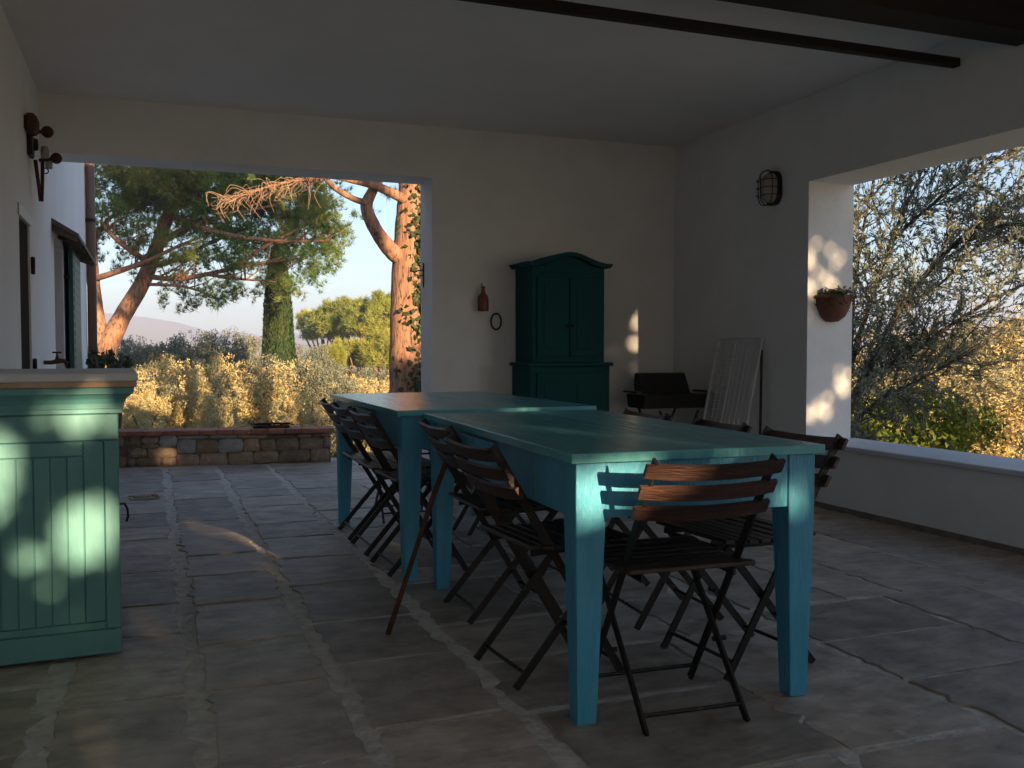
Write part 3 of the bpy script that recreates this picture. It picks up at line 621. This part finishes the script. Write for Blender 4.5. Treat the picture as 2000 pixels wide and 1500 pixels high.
for i, (px, yt, Y, w) in enumerate([(1700, 700, 17, 260), (1800, 690, 20, 240), (1880, 640, 21, 230), (1960, 610, 19, 250), (2040, 600, 18, 260), (1930, 690, 15, 220), (2080, 680, 15, 260), (1760, 640, 27, 200)]):
    olive(px, yt, Y, w, i, False, 'sunlit golden olive tree on the slope outside the side opening', 'sunlit olive trees outside the side opening')
bush('corner_shrub', 'dull green shrub at the foot of the house downspout', 'shrub', (-.38, 11.3, .98), (.26, .3, .17), 900, .06, M['shrub'], .6)
bush('gap_plant', 'small yellow flowering plant at the end of the low stone wall', 'plant', (1.95, 9.75, .1), (.22, .2, .3), 600, .045, M['hedge'], .5)
bush('gap_plant', 'feathery green plant in the gap beside the low stone wall', 'plant', (2.5, 9.9, .05), (.35, .25, .4), 900, .05, M['hedge'], .4)

# --- trees behind the terrace on the sun's side: they throw the dappled shade into the portico
GAPS = [(-.20, 3.63, .50, .17, .14, .02), (-.17, 3.6, .93, .17, .075, .02), (-.50, 3.63, .72, .10, .16, .03), (-.40, 3.63, .42, .11, .07, .2), (-.24, 3.63, .27, .17, .07, .25),
        (1.17, 2.45, .72, .10, .12, .02), (1.86, 2.44, .68, .09, .09, .08), (1.30, 2.4, .79, .14, .085, .06), (1.30, 2.2, .77, .08, .07, .05), (1.62, 2.8, .80, .08, .07, .10), (1.62, 4.35, .81, .16, .07, .08), (1.3, 3.4, .8, .12, .09, .08),
        (.33, 6.1, .0, .16, .10, .04), (.15, 9.4, .12, .09, .08, .03), (4.39, 5.49, 1.885, .036, .036, .0), (4.53, 5.49, 1.845, .036, .036, .0), (4.565, 5.49, 1.75, .036, .036, .0), (4.41, 5.49, 1.68, .036, .036, .0), (4.485, 5.49, 1.64, .036, .036, .0), (4.547, 5.49, 1.59, .036, .036, .0), (4.38, 5.49, 1.55, .036, .036, .0), (4.61, 5.49, 1.8, .036, .036, .0), (4.61, 5.49, 0.98, .036, .036, .0), (4.69, 5.49, 0.955, .036, .036, .0), (4.62, 5.49, 0.9, .036, .036, .0), (4.66, 5.49, 0.855, .036, .036, .0), (4.51, 5.49, 0.79, .036, .036, .0), (4.43, 5.49, 0.735, .036, .036, .0), (4.495, 5.49, 0.69, .036, .036, .0), (4.34, 5.49, 0.685, .036, .036, .0), (3.98, 7.31, 1.38, .05, .05, .02), (3.95, 7.31, 1.19, .06, .04, .02), (3.95, 7.31, .98, .04, .035, .2), (4.4, 5.49, .66, .06, .05, .3)]
def shade_tree(cx, label, x0, x1, seed, fine=1.0):
    random.seed(seed); yc = -8.2; g = float(ground_z(cx, yc)); t = empty('shade_tree', (cx, yc, g - .05), 0, label, 'tree'); mb = MB()
    limb(mb, [(0, 0, 0), (.1, 0, .9), (0, .05, 1.7)], [.15, .12, .1], 8, 3, .05)
    P = []
    for k in range(10):
        a = k * .63; e = Vector(((x1 - x0) * .45 * math.cos(a), math.sin(a) * .5, random.uniform(2.2, 5))); limb(mb, [(0, 0, 1.3), e * .5 + Vector((0, 0, .6)), e], [.06, .04, .012], 6, 3)
    mb.build('trunk', M['bark2'], t, True)
    n = int((x1 - x0) * 5500 / fine ** 2); x = RNG.uniform(x0, x1, n); z = RNG.uniform(1.2, 6.0, n); y = RNG.normal(0, .5, n)
    nz = (np.sin(x * 5.1 + 1.3 * np.sin(z * 4.3)) + np.sin(z * 6.7 + 1.7 * np.sin(x * 3.9)) + .8 * np.sin(x * 11.3 + z * 9.1)) / 2.8
    dens = np.full(n, 1.0)
    # gaps in the crowns, given by the spot in the portico where the sun comes through to
    ta, te = math.tan(R(SUN_AZ)), math.tan(R(SUN_EL)) / math.cos(R(SUN_AZ))
    for X_, Y_, Z_, rx, rz, d_ in GAPS:
        dy_ = Y_ - yc; q = ((x + y * ta - X_ - dy_ * ta) / rx) ** 2 + ((z + y * te - Z_ - dy_ * te) / rz) ** 2 + nz * .5
        dens = np.where(q < 1, np.minimum(dens, d_), dens)
    keep = RNG.uniform(0, 1, n) < dens; x, y, z = x[keep], y[keep], z[keep]; m = len(x)
    P = np.stack([x - cx, y, z - g], 1)
    foliage('crown', leaf_mesh('crown', P, rdir(m, .2), rdir(m), RNG.uniform(.14, .24, m) * fine, RNG.uniform(.09, .15, m) * fine), M['shade'], t)
shade_tree(2.0, 'leafy evergreen tree behind the viewer shading the counter', .3, 3.4, 3)
shade_tree(5.0, 'leafy evergreen tree behind the viewer shading the long tables', 3.4, 6.4, 4)
shade_tree(7.9, 'leafy evergreen tree behind the viewer shading the side opening', 6.4, 9.2, 6, .36)
def tall_shade_pine(x, y, H, rx, n, label, seed):
    random.seed(seed); g = float(ground_z(x, y)); t = empty('tall_umbrella_pine', (x, y, g - .1), 0, label, 'tree'); mb = MB()
    limb(mb, [(0, 0, 0), (.1, 0, H * .4), (-.1, .1, H * .8), (0, 0, H)], [.42, .36, .28, .15], 10, 4, .03)
    for k in range(9):
        a = k * .7; limb(mb, [(0, 0, H * .72), (math.cos(a) * rx * .5, math.sin(a) * rx * .5, H * .82), (math.cos(a) * rx * .9, math.sin(a) * rx * .9, H)], [.16, .11, .03], 6, 3)
    mb.build('trunk', M['bark'], t, True)
    P = blob_pts((0, 0, H * .97), (rx, rx, H * .17), n, n // 16, .16); V, F = tufts(P, 12, .4, .035, .6); foliage('crown', fast_mesh('crown', V, F), M['needle'], t)
tall_shade_pine(9.45, -15.5, 18.2, 4.2, 2700, 'tall umbrella pine behind the viewer, the nearer to the shade trees', 41)
tall_shade_pine(11.7, -16.5, 18.7, 4.6, 2900, 'tall umbrella pine behind the viewer, the taller of the two', 42)
random.seed(99)

# ------------------------------------------------------------------ counter
ct = empty('outdoor_counter', (-.104, 3.633, 0), R(2.0), 'sage green panelled counter with stone top standing by the house wall', 'counter')
CW, CDp, CH = .56, .72, 1.015
fr = MB(); fr.box(-CW, .012, .03, 0, CDp, .90, .002); fr.build('body', M['sage'], ct)
MB().box(-CW, 0, .012, 0, .0115, .10, .003).build('base_rail', M['sage'], ct)
MB().box(-CW, 0, .775, 0, .0115, .868, .003).build('top_rail', M['sage'], ct)
MB().box(-.048, -.001, .1015, 0, .0115, .7735, .003).build('stile', M['sage'], ct)
MB().box(-.115, .003, .13, -.0495, .0115, .7735, .003).build('stile', M['sage'], ct)
MB().box(-CW, .003, .1015, -.0495, .0115, .1285, .002).build('bottom_bead', M['sage'], ct)
MB().box(-CW, .003, .722, -.1165, .0115, .7735, .003).build('top_bead', M['sage'], ct)
x = -.1165
while x > -CW + .02:
    MB().box(x - .0515, .006, .1295, x - .0005, .0115, .7205, .003).build('board', M['sage'], ct); x -= .0527
def cornice(mb, prof, w, d):           # (overhang, z) profile wrapped round front and right side
    for i in range(len(prof) - 1):
        (a0, z0), (a1, z1) = prof[i], prof[i + 1]
        mb.add([(-w, -a0, z0), (a0, -a0, z0), (a0, d, z0), (-w, -a1, z1), (a1, -a1, z1), (a1, d, z1)], [(0, 1, 4, 3), (1, 2, 5, 4)])
    a0, z0 = prof[-1]; mb.add([(-w, -a0, z0), (a0, -a0, z0), (a0, d, z0), (-w, d, z0)], [(0, 1, 2, 3)])
    a0, z0 = prof[0]; mb.add([(-w, -a0, z0), (a0, -a0, z0), (a0, d, z0), (-w, d, z0)], [(3, 2, 1, 0)])
mb = MB(); cornice(mb, [(0.002, .869), (.014, .872), (.014, .886), (.018, .888), (.020, .905), (.027, .922), (.040, .936), (.050, .941), (.052, .962), (.060, .964)], CW, CDp); mb.build('cornice', M['sage'], ct, fix=False)
MB().box(-CW, -.062, .9645, .062, CDp, .984, .002).build('sunlit_slab_edge', M['sunlit_slab_edge'], ct)
MB().box(-CW, -.066, .9845, .066, CDp + .004, CH, .004).build('worktop', M['slab'], ct)
h = MB(); h.tube([(.001, .30, .50), (.02, .30, .50), (.03, .30, .48), (.032, .30, .45), (.026, .30, .43)], .005, 6); h.build('handle', M['iron'], ct)

# ------------------------------------------------------------------ tables
def leg_mesh(x0, y0, x1, y1, z1, tin, tx, ty):
    # square leg; the inner faces taper towards the foot from z=tin down
    s = .64; vs = []
    for z, k in ((0, s), (.012, s + .015), (tin, 1), (z1, 1)):
        w = (x1 - x0) * k; dd = (y1 - y0) * k
        xa = x0 if tx < 0 else x1 - w; ya = y0 if ty < 0 else y1 - dd
        off = (x1 - x0) * (1 - k) * .35; xa += off * (1 if tx < 0 else -1); ya += off * (1 if ty < 0 else -1)
        vs += [(xa, ya, z), (xa + w, ya, z), (xa + w, ya + dd, z), (xa, ya + dd, z)]
    fs = [(3, 2, 1, 0), (12, 13, 14, 15)] + [(j * 4 + i, j * 4 + (i + 1) % 4, j * 4 + 4 + (i + 1) % 4, j * 4 + 4 + i) for j in range(3) for i in range(4)]
    return vs, fs
def table(loc, rz, w, l, h, label, drawer_y, over, ap):
    t = empty('dining_table', loc, rz, label, 'table', None); th = .028; zl = h - th - .001; lw_ = .095
    xs = (-w / 2 + over, w / 2 - over - lw_); ys = (-l / 2 + over, l / 2 - over - lw_)
    for i, x in enumerate(xs):
        for j, y in enumerate(ys):
            vs, fs = leg_mesh(x, y, x + lw_, y + lw_, zl, h - th - ap, -1 if i == 0 else 1, -1 if j == 0 else 1)
            o = MB().add(vs, fs).build('leg', M['teal'], t)
            md = o.modifiers.new('edge', 'BEVEL'); md.width = .004; md.segments = 2; md.limit_method = 'ANGLE'
    e = .006; z0, z1 = h - th - ap, zl
    for y in (-l / 2 + over + e, l / 2 - over - e - .022): MB().box(xs[0] + lw_ + .0005, y, z0, xs[1] - .0005, y + .022, z1, .002).build('apron', M['teal'], t)
    for x in (-w / 2 + over + e, w / 2 - over - e - .022): MB().box(x, ys[0] + lw_ + .0005, z0, x + .022, ys[1] - .0005, z1, .002).build('apron', M['teal'], t)
    dw = MB().box(-w / 2 + over - .014, drawer_y, z0 + .025, -w / 2 + over + e - .0005, drawer_y + .42, z1 - .012, .004).build('drawer', M['teal'], t)
    u = -w / 2
    for bw in (w * .64, w * .36):
        MB().box(u, -l / 2, h - th, u + bw - .0006, l / 2, h, .0018).build('board', M['teal_top'], t); u += bw
    return t
table((1.575, 3.305, 0), R(-2.2), .855, 1.78, .800, 'near turquoise wooden dining table with drawer and tapered legs', -.12, .022, .165)
table((1.575, 5.12, 0), R(0.2), 1.02, 1.72, .812, 'wider turquoise table standing end to end beyond the other', -.25, .03, .16)

# ------------------------------------------------------------------ folding bistro chairs
def slat_mesh(w, d, t, bow, n=6):
    vs = []; fs = []
    for i in range(n + 1):
        u = i / n * 2 - 1; x = u * w / 2; y = -bow * (1 - u * u)
        r = d / 2 if 0 < i < n else d / 2 * .86
        vs += [(x, y - t / 2, -r), (x, y - t / 2, r), (x, y + t / 2, r), (x, y + t / 2, -r)]
    for i in range(n):
        for k in range(4): fs.append((i * 4 + k, i * 4 + (k + 1) % 4, i * 4 + 4 + (k + 1) % 4, i * 4 + 4 + k))
    fs += [(3, 2, 1, 0), (n * 4, n * 4 + 1, n * 4 + 2, n * 4 + 3)]
    return MB().add(vs, fs)
def make_chair():
    t = empty('folding_chair'); hw = .185
    top = Vector((0, -.285, .788)); fs_ = Vector((0, .195, 0)); d = (fs_ - top)
    for s in (-1, 1):
        X = Vector((s * hw, 0, 0))
        mid = top.lerp(fs_, .43)
        MB().bar(X + top + Vector((0, 0, .005)), X + mid, .028, .008, (0, 1, 0)).bar(X + mid, X + fs_, .026, .008, (0, 1, 0)).build('leg', M['iron'], t)
        Xi = Vector((s * (hw - .022), 0, 0)); a = Vector((0, .185, .437)); b = Vector((0, -.195, .0))
        m = MB().bar(Xi + a, Xi + b, .026, .008, (0, 1, 0)); m.tube([Xi + Vector((-.014, -.015, .197)), Xi + Vector((s * .03, -.015, .197))], .008, 6); m.build('leg', M['iron'], t)
        MB().bar(Vector((s * (hw - .034), -.135, .434)), Vector((s * (hw - .034), .215, .444)), .008, .022, (1, 0, 0)).build('seat_rail', M['iron'], t)
    c1 = top.lerp(fs_, .93); MB().tube([Vector((-hw, c1.y, c1.z)), Vector((hw, c1.y, c1.z))], .0065, 6).build('crossbar', M['iron'], t)
    MB().tube([Vector((-hw + .02, -.160, .045)), Vector((hw - .02, -.160, .045))], .0065, 6).build('crossbar', M['iron'], t)
    MB().tube([Vector((-hw + .02, .17, .425)), Vector((hw - .02, .17, .425))], .0065, 6).build('crossbar', M['iron'], t)
    ang = math.atan2(d.y, -d.z); sm_ = slat_mesh(.43, .047, .013, .018).build('back_slat', M['slat'], t)
    for k in range(3):
        o = sm_ if k == 0 else sm_.copy()
        if k: COL.objects.link(o)
        p = top.lerp(fs_, .028 + k * .079); o.location = p + Vector((0, -.009, 0)); o.rotation_euler = (ang, 0, 0)
    ss = None
    for k in range(8):
        y = -.145 + k * .049
        if ss is None: ss = MB().box(-.205, -.0205, -.007, .205, .0205, .007, .003).build('seat_slat', M['seat_slat'], t); o = ss
        else: o = ss.copy(); COL.objects.link(o)
        o.location = (0, y, .452 + .010 * (abs(k - 3.5) / 3.5) ** 2 + (.002 if k > 3 else 0)); o.rotation_euler = (R(-3 + k), 0, 0)
    return t
CH_ = [((1.475, 2.515), -3, 'folding slatted chair at the head of the near turquoise table, its worn red back outward'),
       ((1.375, 3.72), -90, 'folding chair on the drawer side of the near table, farther from its head'),
       ((1.272, 2.985), -86, 'folding chair on the drawer side of the near table, next to the head chair'),
       ((1.255, 5.53), -91, 'folding chair on the house side of the wider table, at its far end'),
       ((1.25, 5.10), -89, 'folding chair on the house side of the wider table, middle one'),
       ((1.255, 4.61), -88, 'folding chair on the house side of the wider table, near its square corner leg'),
       ((1.95, 2.83), 94, 'folding chair on the window side of the near table, next to the head chair'),
       ((1.97, 3.42), 87, 'folding chair on the window side of the near table, second from the head chair'),
       ((1.95, 4.0), 92, 'folding chair on the window side of the near table, third from the head chair'),
       ((1.93, 5.05), 90, 'folding chair on the window side of the wider table, facing the turquoise armoire side'),
       ((1.90, 5.6), 88, 'folding chair on the window side of the wider table, at its far end'),
       ((1.55, 6.0), 180, 'folding chair at the far head of the wider table, toward the garden')]
proto = make_chair()
for i, ((x, y), rz, lab) in enumerate(CH_):
    o = proto if i == 0 else copy_tree(proto)
    o.location = (x, y, .002); o.rotation_euler = (0, 0, R(rz)); tag(o, lab, 'chair', 'folding chairs around the tables')
st = MB(); st.tube([(.838, 3.512, .006), (.90, 3.535, .16), (.968, 3.56, .33), (1.03, 3.585, .485), (1.10, 3.61, .64)], [.011, .010, .010, .011, .012], 7)
o = st.build('walking_stick', M['rust'], None, True); tag(o, 'thin dark reddish stick leaning on a chair beside the near table', 'stick')

# ------------------------------------------------------------------ armoire
ar = empty('armoire', (2.83, 6.93, 0), 0, 'dark teal armoire with arched cornice against the back wall', 'armoire')
w, dp_ = .63, .372
MB().box(-.03, -.02, .0, w + .04, dp_, .955, .004).build('base_cabinet', M['armoire'], ar)
MB().box(-.055, -.05, .956, w + .062, dp_, .985, .006).build('ledge', M['armoire'], ar)
MB().box(0, 0, .986, w, dp_, 1.70, .003).build('upper_cabinet', M['armoire'], ar)
def arch(u): return 1.745 + .085 * (math.cos((u - .5) * 2 * math.pi) * .5 + .5) ** 1.3
N_ = 24
mb = MB(); mb.prism([(0, 1.701)] + [(w, 1.701)] + [(w * (1 - i / N_), arch(1 - i / N_)) for i in range(N_ + 1)], 'y', .004, dp_); mb.build('pediment', M['armoire'], ar)
mb = MB(); o0, o1 = .03, .075
pr = lambda u, z, k: (-k + (w + 2 * k) * u, z)
outl = [pr(i / N_, arch(i / N_) + .0015, .035) for i in range(N_ + 1)]; outu = [pr(1 - i / N_, arch(1 - i / N_) + .034, .062) for i in range(N_ + 1)]
mb.prism(outl + outu, 'y', -.045, dp_ - .002); mb.build('cornice', M['armoire'], ar)
for x0 in (.035, .32):
    dd = MB().box(x0, -.016, 1.03, x0 + .275, -.0005, 1.66, .003).build('door', M['armoire'], ar)
    MB().box(x0 + .055, -.023, 1.09, x0 + .22, -.0165, 1.60, .003).build('panel', M['armoire'], dd)
    MB().lathe([(0, .0), (.012, .002), (.014, .012), (.006, .02), (.006, .03)], 10, Matrix.Translation((x0 + (.262 if x0 < .1 else .013), -.046, 1.28)) @ Matrix.Rotation(R(-90), 4, 'X')).build('knob', M['iron'], dd, True)
    d3 = MB().box(x0 - .01, -.036, .08, x0 + .285, -.0205, .90, .003).build('door', M['armoire'], ar)
    for z0, z1 in ((.13, .46), (.51, .83)): MB().box(x0 + .05, -.043, z0, x0 + .225, -.0365, z1, .003).build('panel', M['armoire'], d3)
# ------------------------------------------------------------------ things on the walls
bo = MB(); prof = [(0, 0), (.042, 0), (.044, .01), (.043, .10), (.036, .125), (.016, .15), (.014, .185), (.018, .19), (.018, .2), (.0, .2)]
bo.lathe(prof, 16, Matrix.Translation((2.536, YB - .047, 1.40))); bo.tube([(2.536, YB - .03, 1.60), (2.536, YB - .003, 1.625)], .004, 5)
o = bo.build('wall_bottle', M['redglaze'], None, True); tag(o, 'dark red bottle shaped ornament hanging on the back wall', 'ornament')
ri = MB(); ri.tube([(2.66 + .044 * math.cos(a), YB - .012, 1.318 + .065 * math.sin(a)) for a in [i * 2 * math.pi / 28 for i in range(29)]], .0075, 8, False)
o = ri.build('iron_ring', M['iron'], None, True); tag(o, 'thin oval black iron ring on the back wall beside the red bottle', 'ring')
# caged bulkhead lamp on the right wall
bl = empty('bulkhead_lamp', (XR, 5.87, 2.275), 0, 'oval caged bulkhead lamp on the right wall', 'lamp')
def oval(rx, rz, n=24): return [(rx * math.copysign(abs(math.cos(a)) ** .7, math.cos(a)), rz * math.copysign(abs(math.sin(a)) ** .7, math.sin(a))) for a in [i * 2 * math.pi / n for i in range(n)]]
MB().prism(oval(.085, .125), 'x', -.035, -.001).build('back_plate', M['black'], bl)
g = MB(); n = 24
for j, (k, xx) in enumerate([(1, -.0355), (.98, -.07), (.8, -.10), (.45, -.115), (.02, -.12)]): g.v += [(xx, u * k * .82, v * k * .86) for u, v in oval(.085, .125)]
g.f = [(j * n + i, j * n + (i + 1) % n, (j + 1) * n + (i + 1) % n, (j + 1) * n + i) for j in range(4) for i in range(n)]
g.build('glass', M['ceramic'], bl, True)
for k in (-.055, 0, .055): MB().tube([(-.03, -.085, k), (-.09, -.085, k), (-.127, -.06, k), (-.127, .06, k), (-.09, .085, k), (-.03, .085, k)], .0035, 5).build('cage_wire', M['iron'], bl)
MB().tube([(-.03, 0, -.125), (-.09, 0, -.125), (-.131, 0, -.09), (-.131, 0, .09), (-.09, 0, .125), (-.03, 0, .125)], .0035, 5).build('cage_wire', M['iron'], bl)
MB().tube([(-.09, u * 1.02, v * 1.02) for u, v in oval(.085, .125)] + [(-.09, .0867, 0)], .0035, 5).build('cage_wire', M['iron'], bl)
# half-round wall pot
wp = empty('wall_pot', (4.535, 5.488, 1.285), 0, 'half round terracotta wall pot with trailing plant on the opening pillar', 'pot')
MB().lathe([(.0, .0), (.05, .004), (.095, .04), (.125, .10), (.138, .165), (.146, .17), (.146, .188), (.130, .188), (.12, .15), (.0, .14)], 20, None, math.pi, 2 * math.pi).build('pot', M['potclay'], wp, True)
n = 420; a = RNG.uniform(math.pi, 2 * math.pi, n); r_ = RNG.uniform(0, .15, n)
P = np.stack([np.cos(a) * r_, np.sin(a) * r_ - .004, .19 + RNG.normal(.005, .018, n) - np.where(r_ > .125, RNG.exponential(.02, n), 0)], 1)
foliage('plant', leaf_mesh('plant', P, rdir(n, .3), rdir(n), .03, .018), M['shrub'], wp)
# hook on the jamb
hk = MB(); hk.box(2.112, 7.55, 1.60, 2.1215, 7.565, 1.80, .002); hk.tube([(2.115, 7.557, 1.74), (2.07, 7.557, 1.735), (2.045, 7.557, 1.72), (2.05, 7.557, 1.70), (2.07, 7.557, 1.70)], .006, 6); hk.tube([(2.115, 7.557, 1.70), (2.08, 7.557, 1.69)], .005, 6)
o = hk.build('shutter_hook', M['iron'], None); tag(o, 'black iron shutter hook on the jamb of the garden opening', 'hook')
# tap
tp = empty('garden_tap', (XL, 7.33, 1.0), 0, 'old dark metal garden tap on the house wall behind the counter', 'tap')
MB().tube([(0, 0, 0), (.05, 0, 0), (.10, 0, .012), (.13, 0, .01), (.142, 0, -.005), (.145, 0, -.03)], [.014, .015, .018, .014, .012, .012], 8).tube([(.085, 0, .02), (.085, 0, .05)], [.014, .008], 8).build('spout', M['rust'], tp, True)
MB().tube([(.085, 0, .045), (.085, 0, .068)], .006, 6).tube([(.055, 0, .07), (.115, 0, .07)], .007, 6).build('tap_handle', M['rust'], tp, True)
# old iron wall fitting
fx = empty('wall_fitting', (XL, 6.75, 2.02), 0, 'rusty old iron wall fitting with two round knobs and a long hanging handle', 'fitting')
MB().box(.0, -.34, .39, .07, -.15, .50, .02).build('block', M['rust'], fx)
MB().tube([(.0, -.06, .36), (.05, -.06, .36)], [.05, .035], 10).box(.0, -.20, .27, .03, -.05, .41, .01).build('back_plate', M['iron'], fx)
def ball(c, r): return [Matrix.Translation(c), [(r * math.sin(a), -r * math.cos(a)) for a in [i * math.pi / 10 for i in range(11)]]]
for c, r, s in (((.105, -.06, .445), .037, (.03, -.16, .42)), ((.15, -.02, .29), .035, (.05, -.02, .27))):
    T, pf = ball(c, r); mb = MB(); mb.lathe(pf, 14, T); mb.tube([s, c], .012, 7); mb.build('knob', M['rust'], fx, True)
MB().lathe([(0, 0), (.024, .005), (.026, .05), (.018, .08), (.0, .085)], 12, Matrix.Translation((.085, -.02, .28))).build('cup', M['ceramic'], fx, True)
MB().lathe([(0, 0), (.022, 0), (.022, .045), (0, .045)], 12, Matrix.Translation((.105, .0, .225))).build('cup', M['ceramic'], fx, True)
MB().tube([(.085 + .017 * math.cos(a), 0, .21 + .017 * math.sin(a)) for a in [i * .393 for i in range(17)]], .004, 6, False).build('ring', M['iron'], fx)
MB().tube([(.03, -.03, .27), (.045, -.02, .12), (.055, 0, .015)], [.012, .011, .013], 7).tube([(.07, -.01, .27), (.066, -.01, .12), (.058, 0, .015)], [.012, .011, .013], 7).build('hanging_handle', M['rust'], fx, True)

# ------------------------------------------------------------------ barbecue
bb = empty('barbecue', (3.98, 6.80, 0), R(-4), 'black barbecue on folding legs in the corner of the portico', 'barbecue')
MB().prism([(-.15, .615), (.15, .615), (.18, .725), (-.18, .725)], 'x', -.29, .29).build('fire_bowl', M['black'], bb)
MB().prism([(.02, .727), (.18, .727), (.20, .79), (.185, .885), (.15, .895), (.12, .885)], 'x', -.215, .215).build('lid', M['black'], bb)
for s in (-1, 1): MB().box(min(s * .291, s * .345), -.13, .738, max(s * .291, s * .345), .13, .752, .003).build('side_shelf', M['black'], bb)
for s in (-1, 1):
    for q in (-1, 1): MB().tube([(q * .17, s * .2, .60), (-q * .02 + q * .06, s * .2, .28), (-q * .17, s * .2, 0)], .011, 7).build('leg', M['black'], bb)
MB().tube([(-.1, .10, .80), (-.1, .06, .80), (.1, .06, .80), (.1, .10, .80)], .008, 6).build('lid_handle', M['black'], bb)
# ------------------------------------------------------------------ clothes rack
dy = empty('drying_rack', (4.05, 6.25, 0), 0, 'folded pale wire clothes drying rack leaning on the right wall', 'rack')
tilt = math.atan2(.24, 1.17); lean = lambda u, v, o=0: Vector((v / 1.2 * .25 - o * .97, -u * 1.0, v * .985 - o * .2))
for u in (-.29, .29): MB().tube([lean(u, .0), lean(u * .98, 1.2)], .011, 7).build('side_rail', M['wire'], dy)
for v in (.005, .30, .34, 1.195): MB().tube([lean(-.29, v), lean(.29, v)], .009, 6).build('cross_rail', M['wire'], dy)
for k in range(9): MB().tube([lean(-.25 + k * .062, .34), lean(-.25 + k * .062, 1.19)], .0026, 4).build('wire', M['wire'], dy)
for k in range(13): MB().tube([lean(-.29, .37 + k * .066, .022), lean(-.02, .37 + k * .066, .022)], .0028, 4).build('wire', M['wire'], dy)
for u in (-.27, -.02): MB().tube([lean(u, .34, .022), lean(u, 1.17, .022)], .007, 6).build('wing_rail', M['wire'], dy)
for k in range(9): MB().tube([lean(-.25 + k * .06, .01), lean(-.25 + k * .06, .30)], .003, 4).build('wire', M['wire'], dy)
MB().tube([lean(.29, 1.1, -.01), Vector((.22, -.30, .0))], .010, 7).build('folding_leg', M['iron'], dy)
# ------------------------------------------------------------------ rosettes on the wall
pl = empty('succulent_tray', A + Vector((math.cos(ang), math.sin(ang), 0)) * 1.28 + Vector((.03, .13, .333)), ang, 'long low tray of dark red succulents on the terracotta coping', 'plant')
MB().box(-.17, -.06, 0, .17, .06, .022, .004).build('tray', M['rust'], pl)
P = []; D = []
for k in range(70):
    c = np.array([random.uniform(-.165, .165), random.uniform(-.05, .05), .03 + random.uniform(-.003, .008)])
    for j in range(9):
        a = j * .7 + k; P.append(c + np.array([math.cos(a) * .012, math.sin(a) * .012, .003])); D.append([math.cos(a), math.sin(a), .6])
P = np.array(P); D = np.array(D); foliage('rosettes', leaf_mesh('rosettes', P, D, np.tile([0, 0, 1.], (len(P), 1)), .028, .016), M['succ'], pl)

# ------------------------------------------------------------------ the air
hz = MB().box(-1960, -1960, -30, 1960, 1960, 82).build('haze', None, None)
hm, nt, P_ = newmat('haze_air'); nt.nodes.remove(P_); vp = nt.nodes.new('ShaderNodeVolumePrincipled'); vp.inputs['Color'].default_value = rgb(.52, .64, 1.0); vp.inputs['Density'].default_value = .0008; vp.inputs['Anisotropy'].default_value = 0.0
nt.links.new(vp.outputs[0], nt.nodes['Material Output'].inputs['Volume']); hz.data.materials.append(hm); tag(hz, 'thin pale evening haze over the valley', 'haze', kind='stuff')
S.render.engine = 'CYCLES'
print('flagstones', ns, 'tris', sum(len(o.data.loop_triangles) if o.type == 'MESH' and not o.data.calc_loop_triangles() else 0 for o in S.objects))
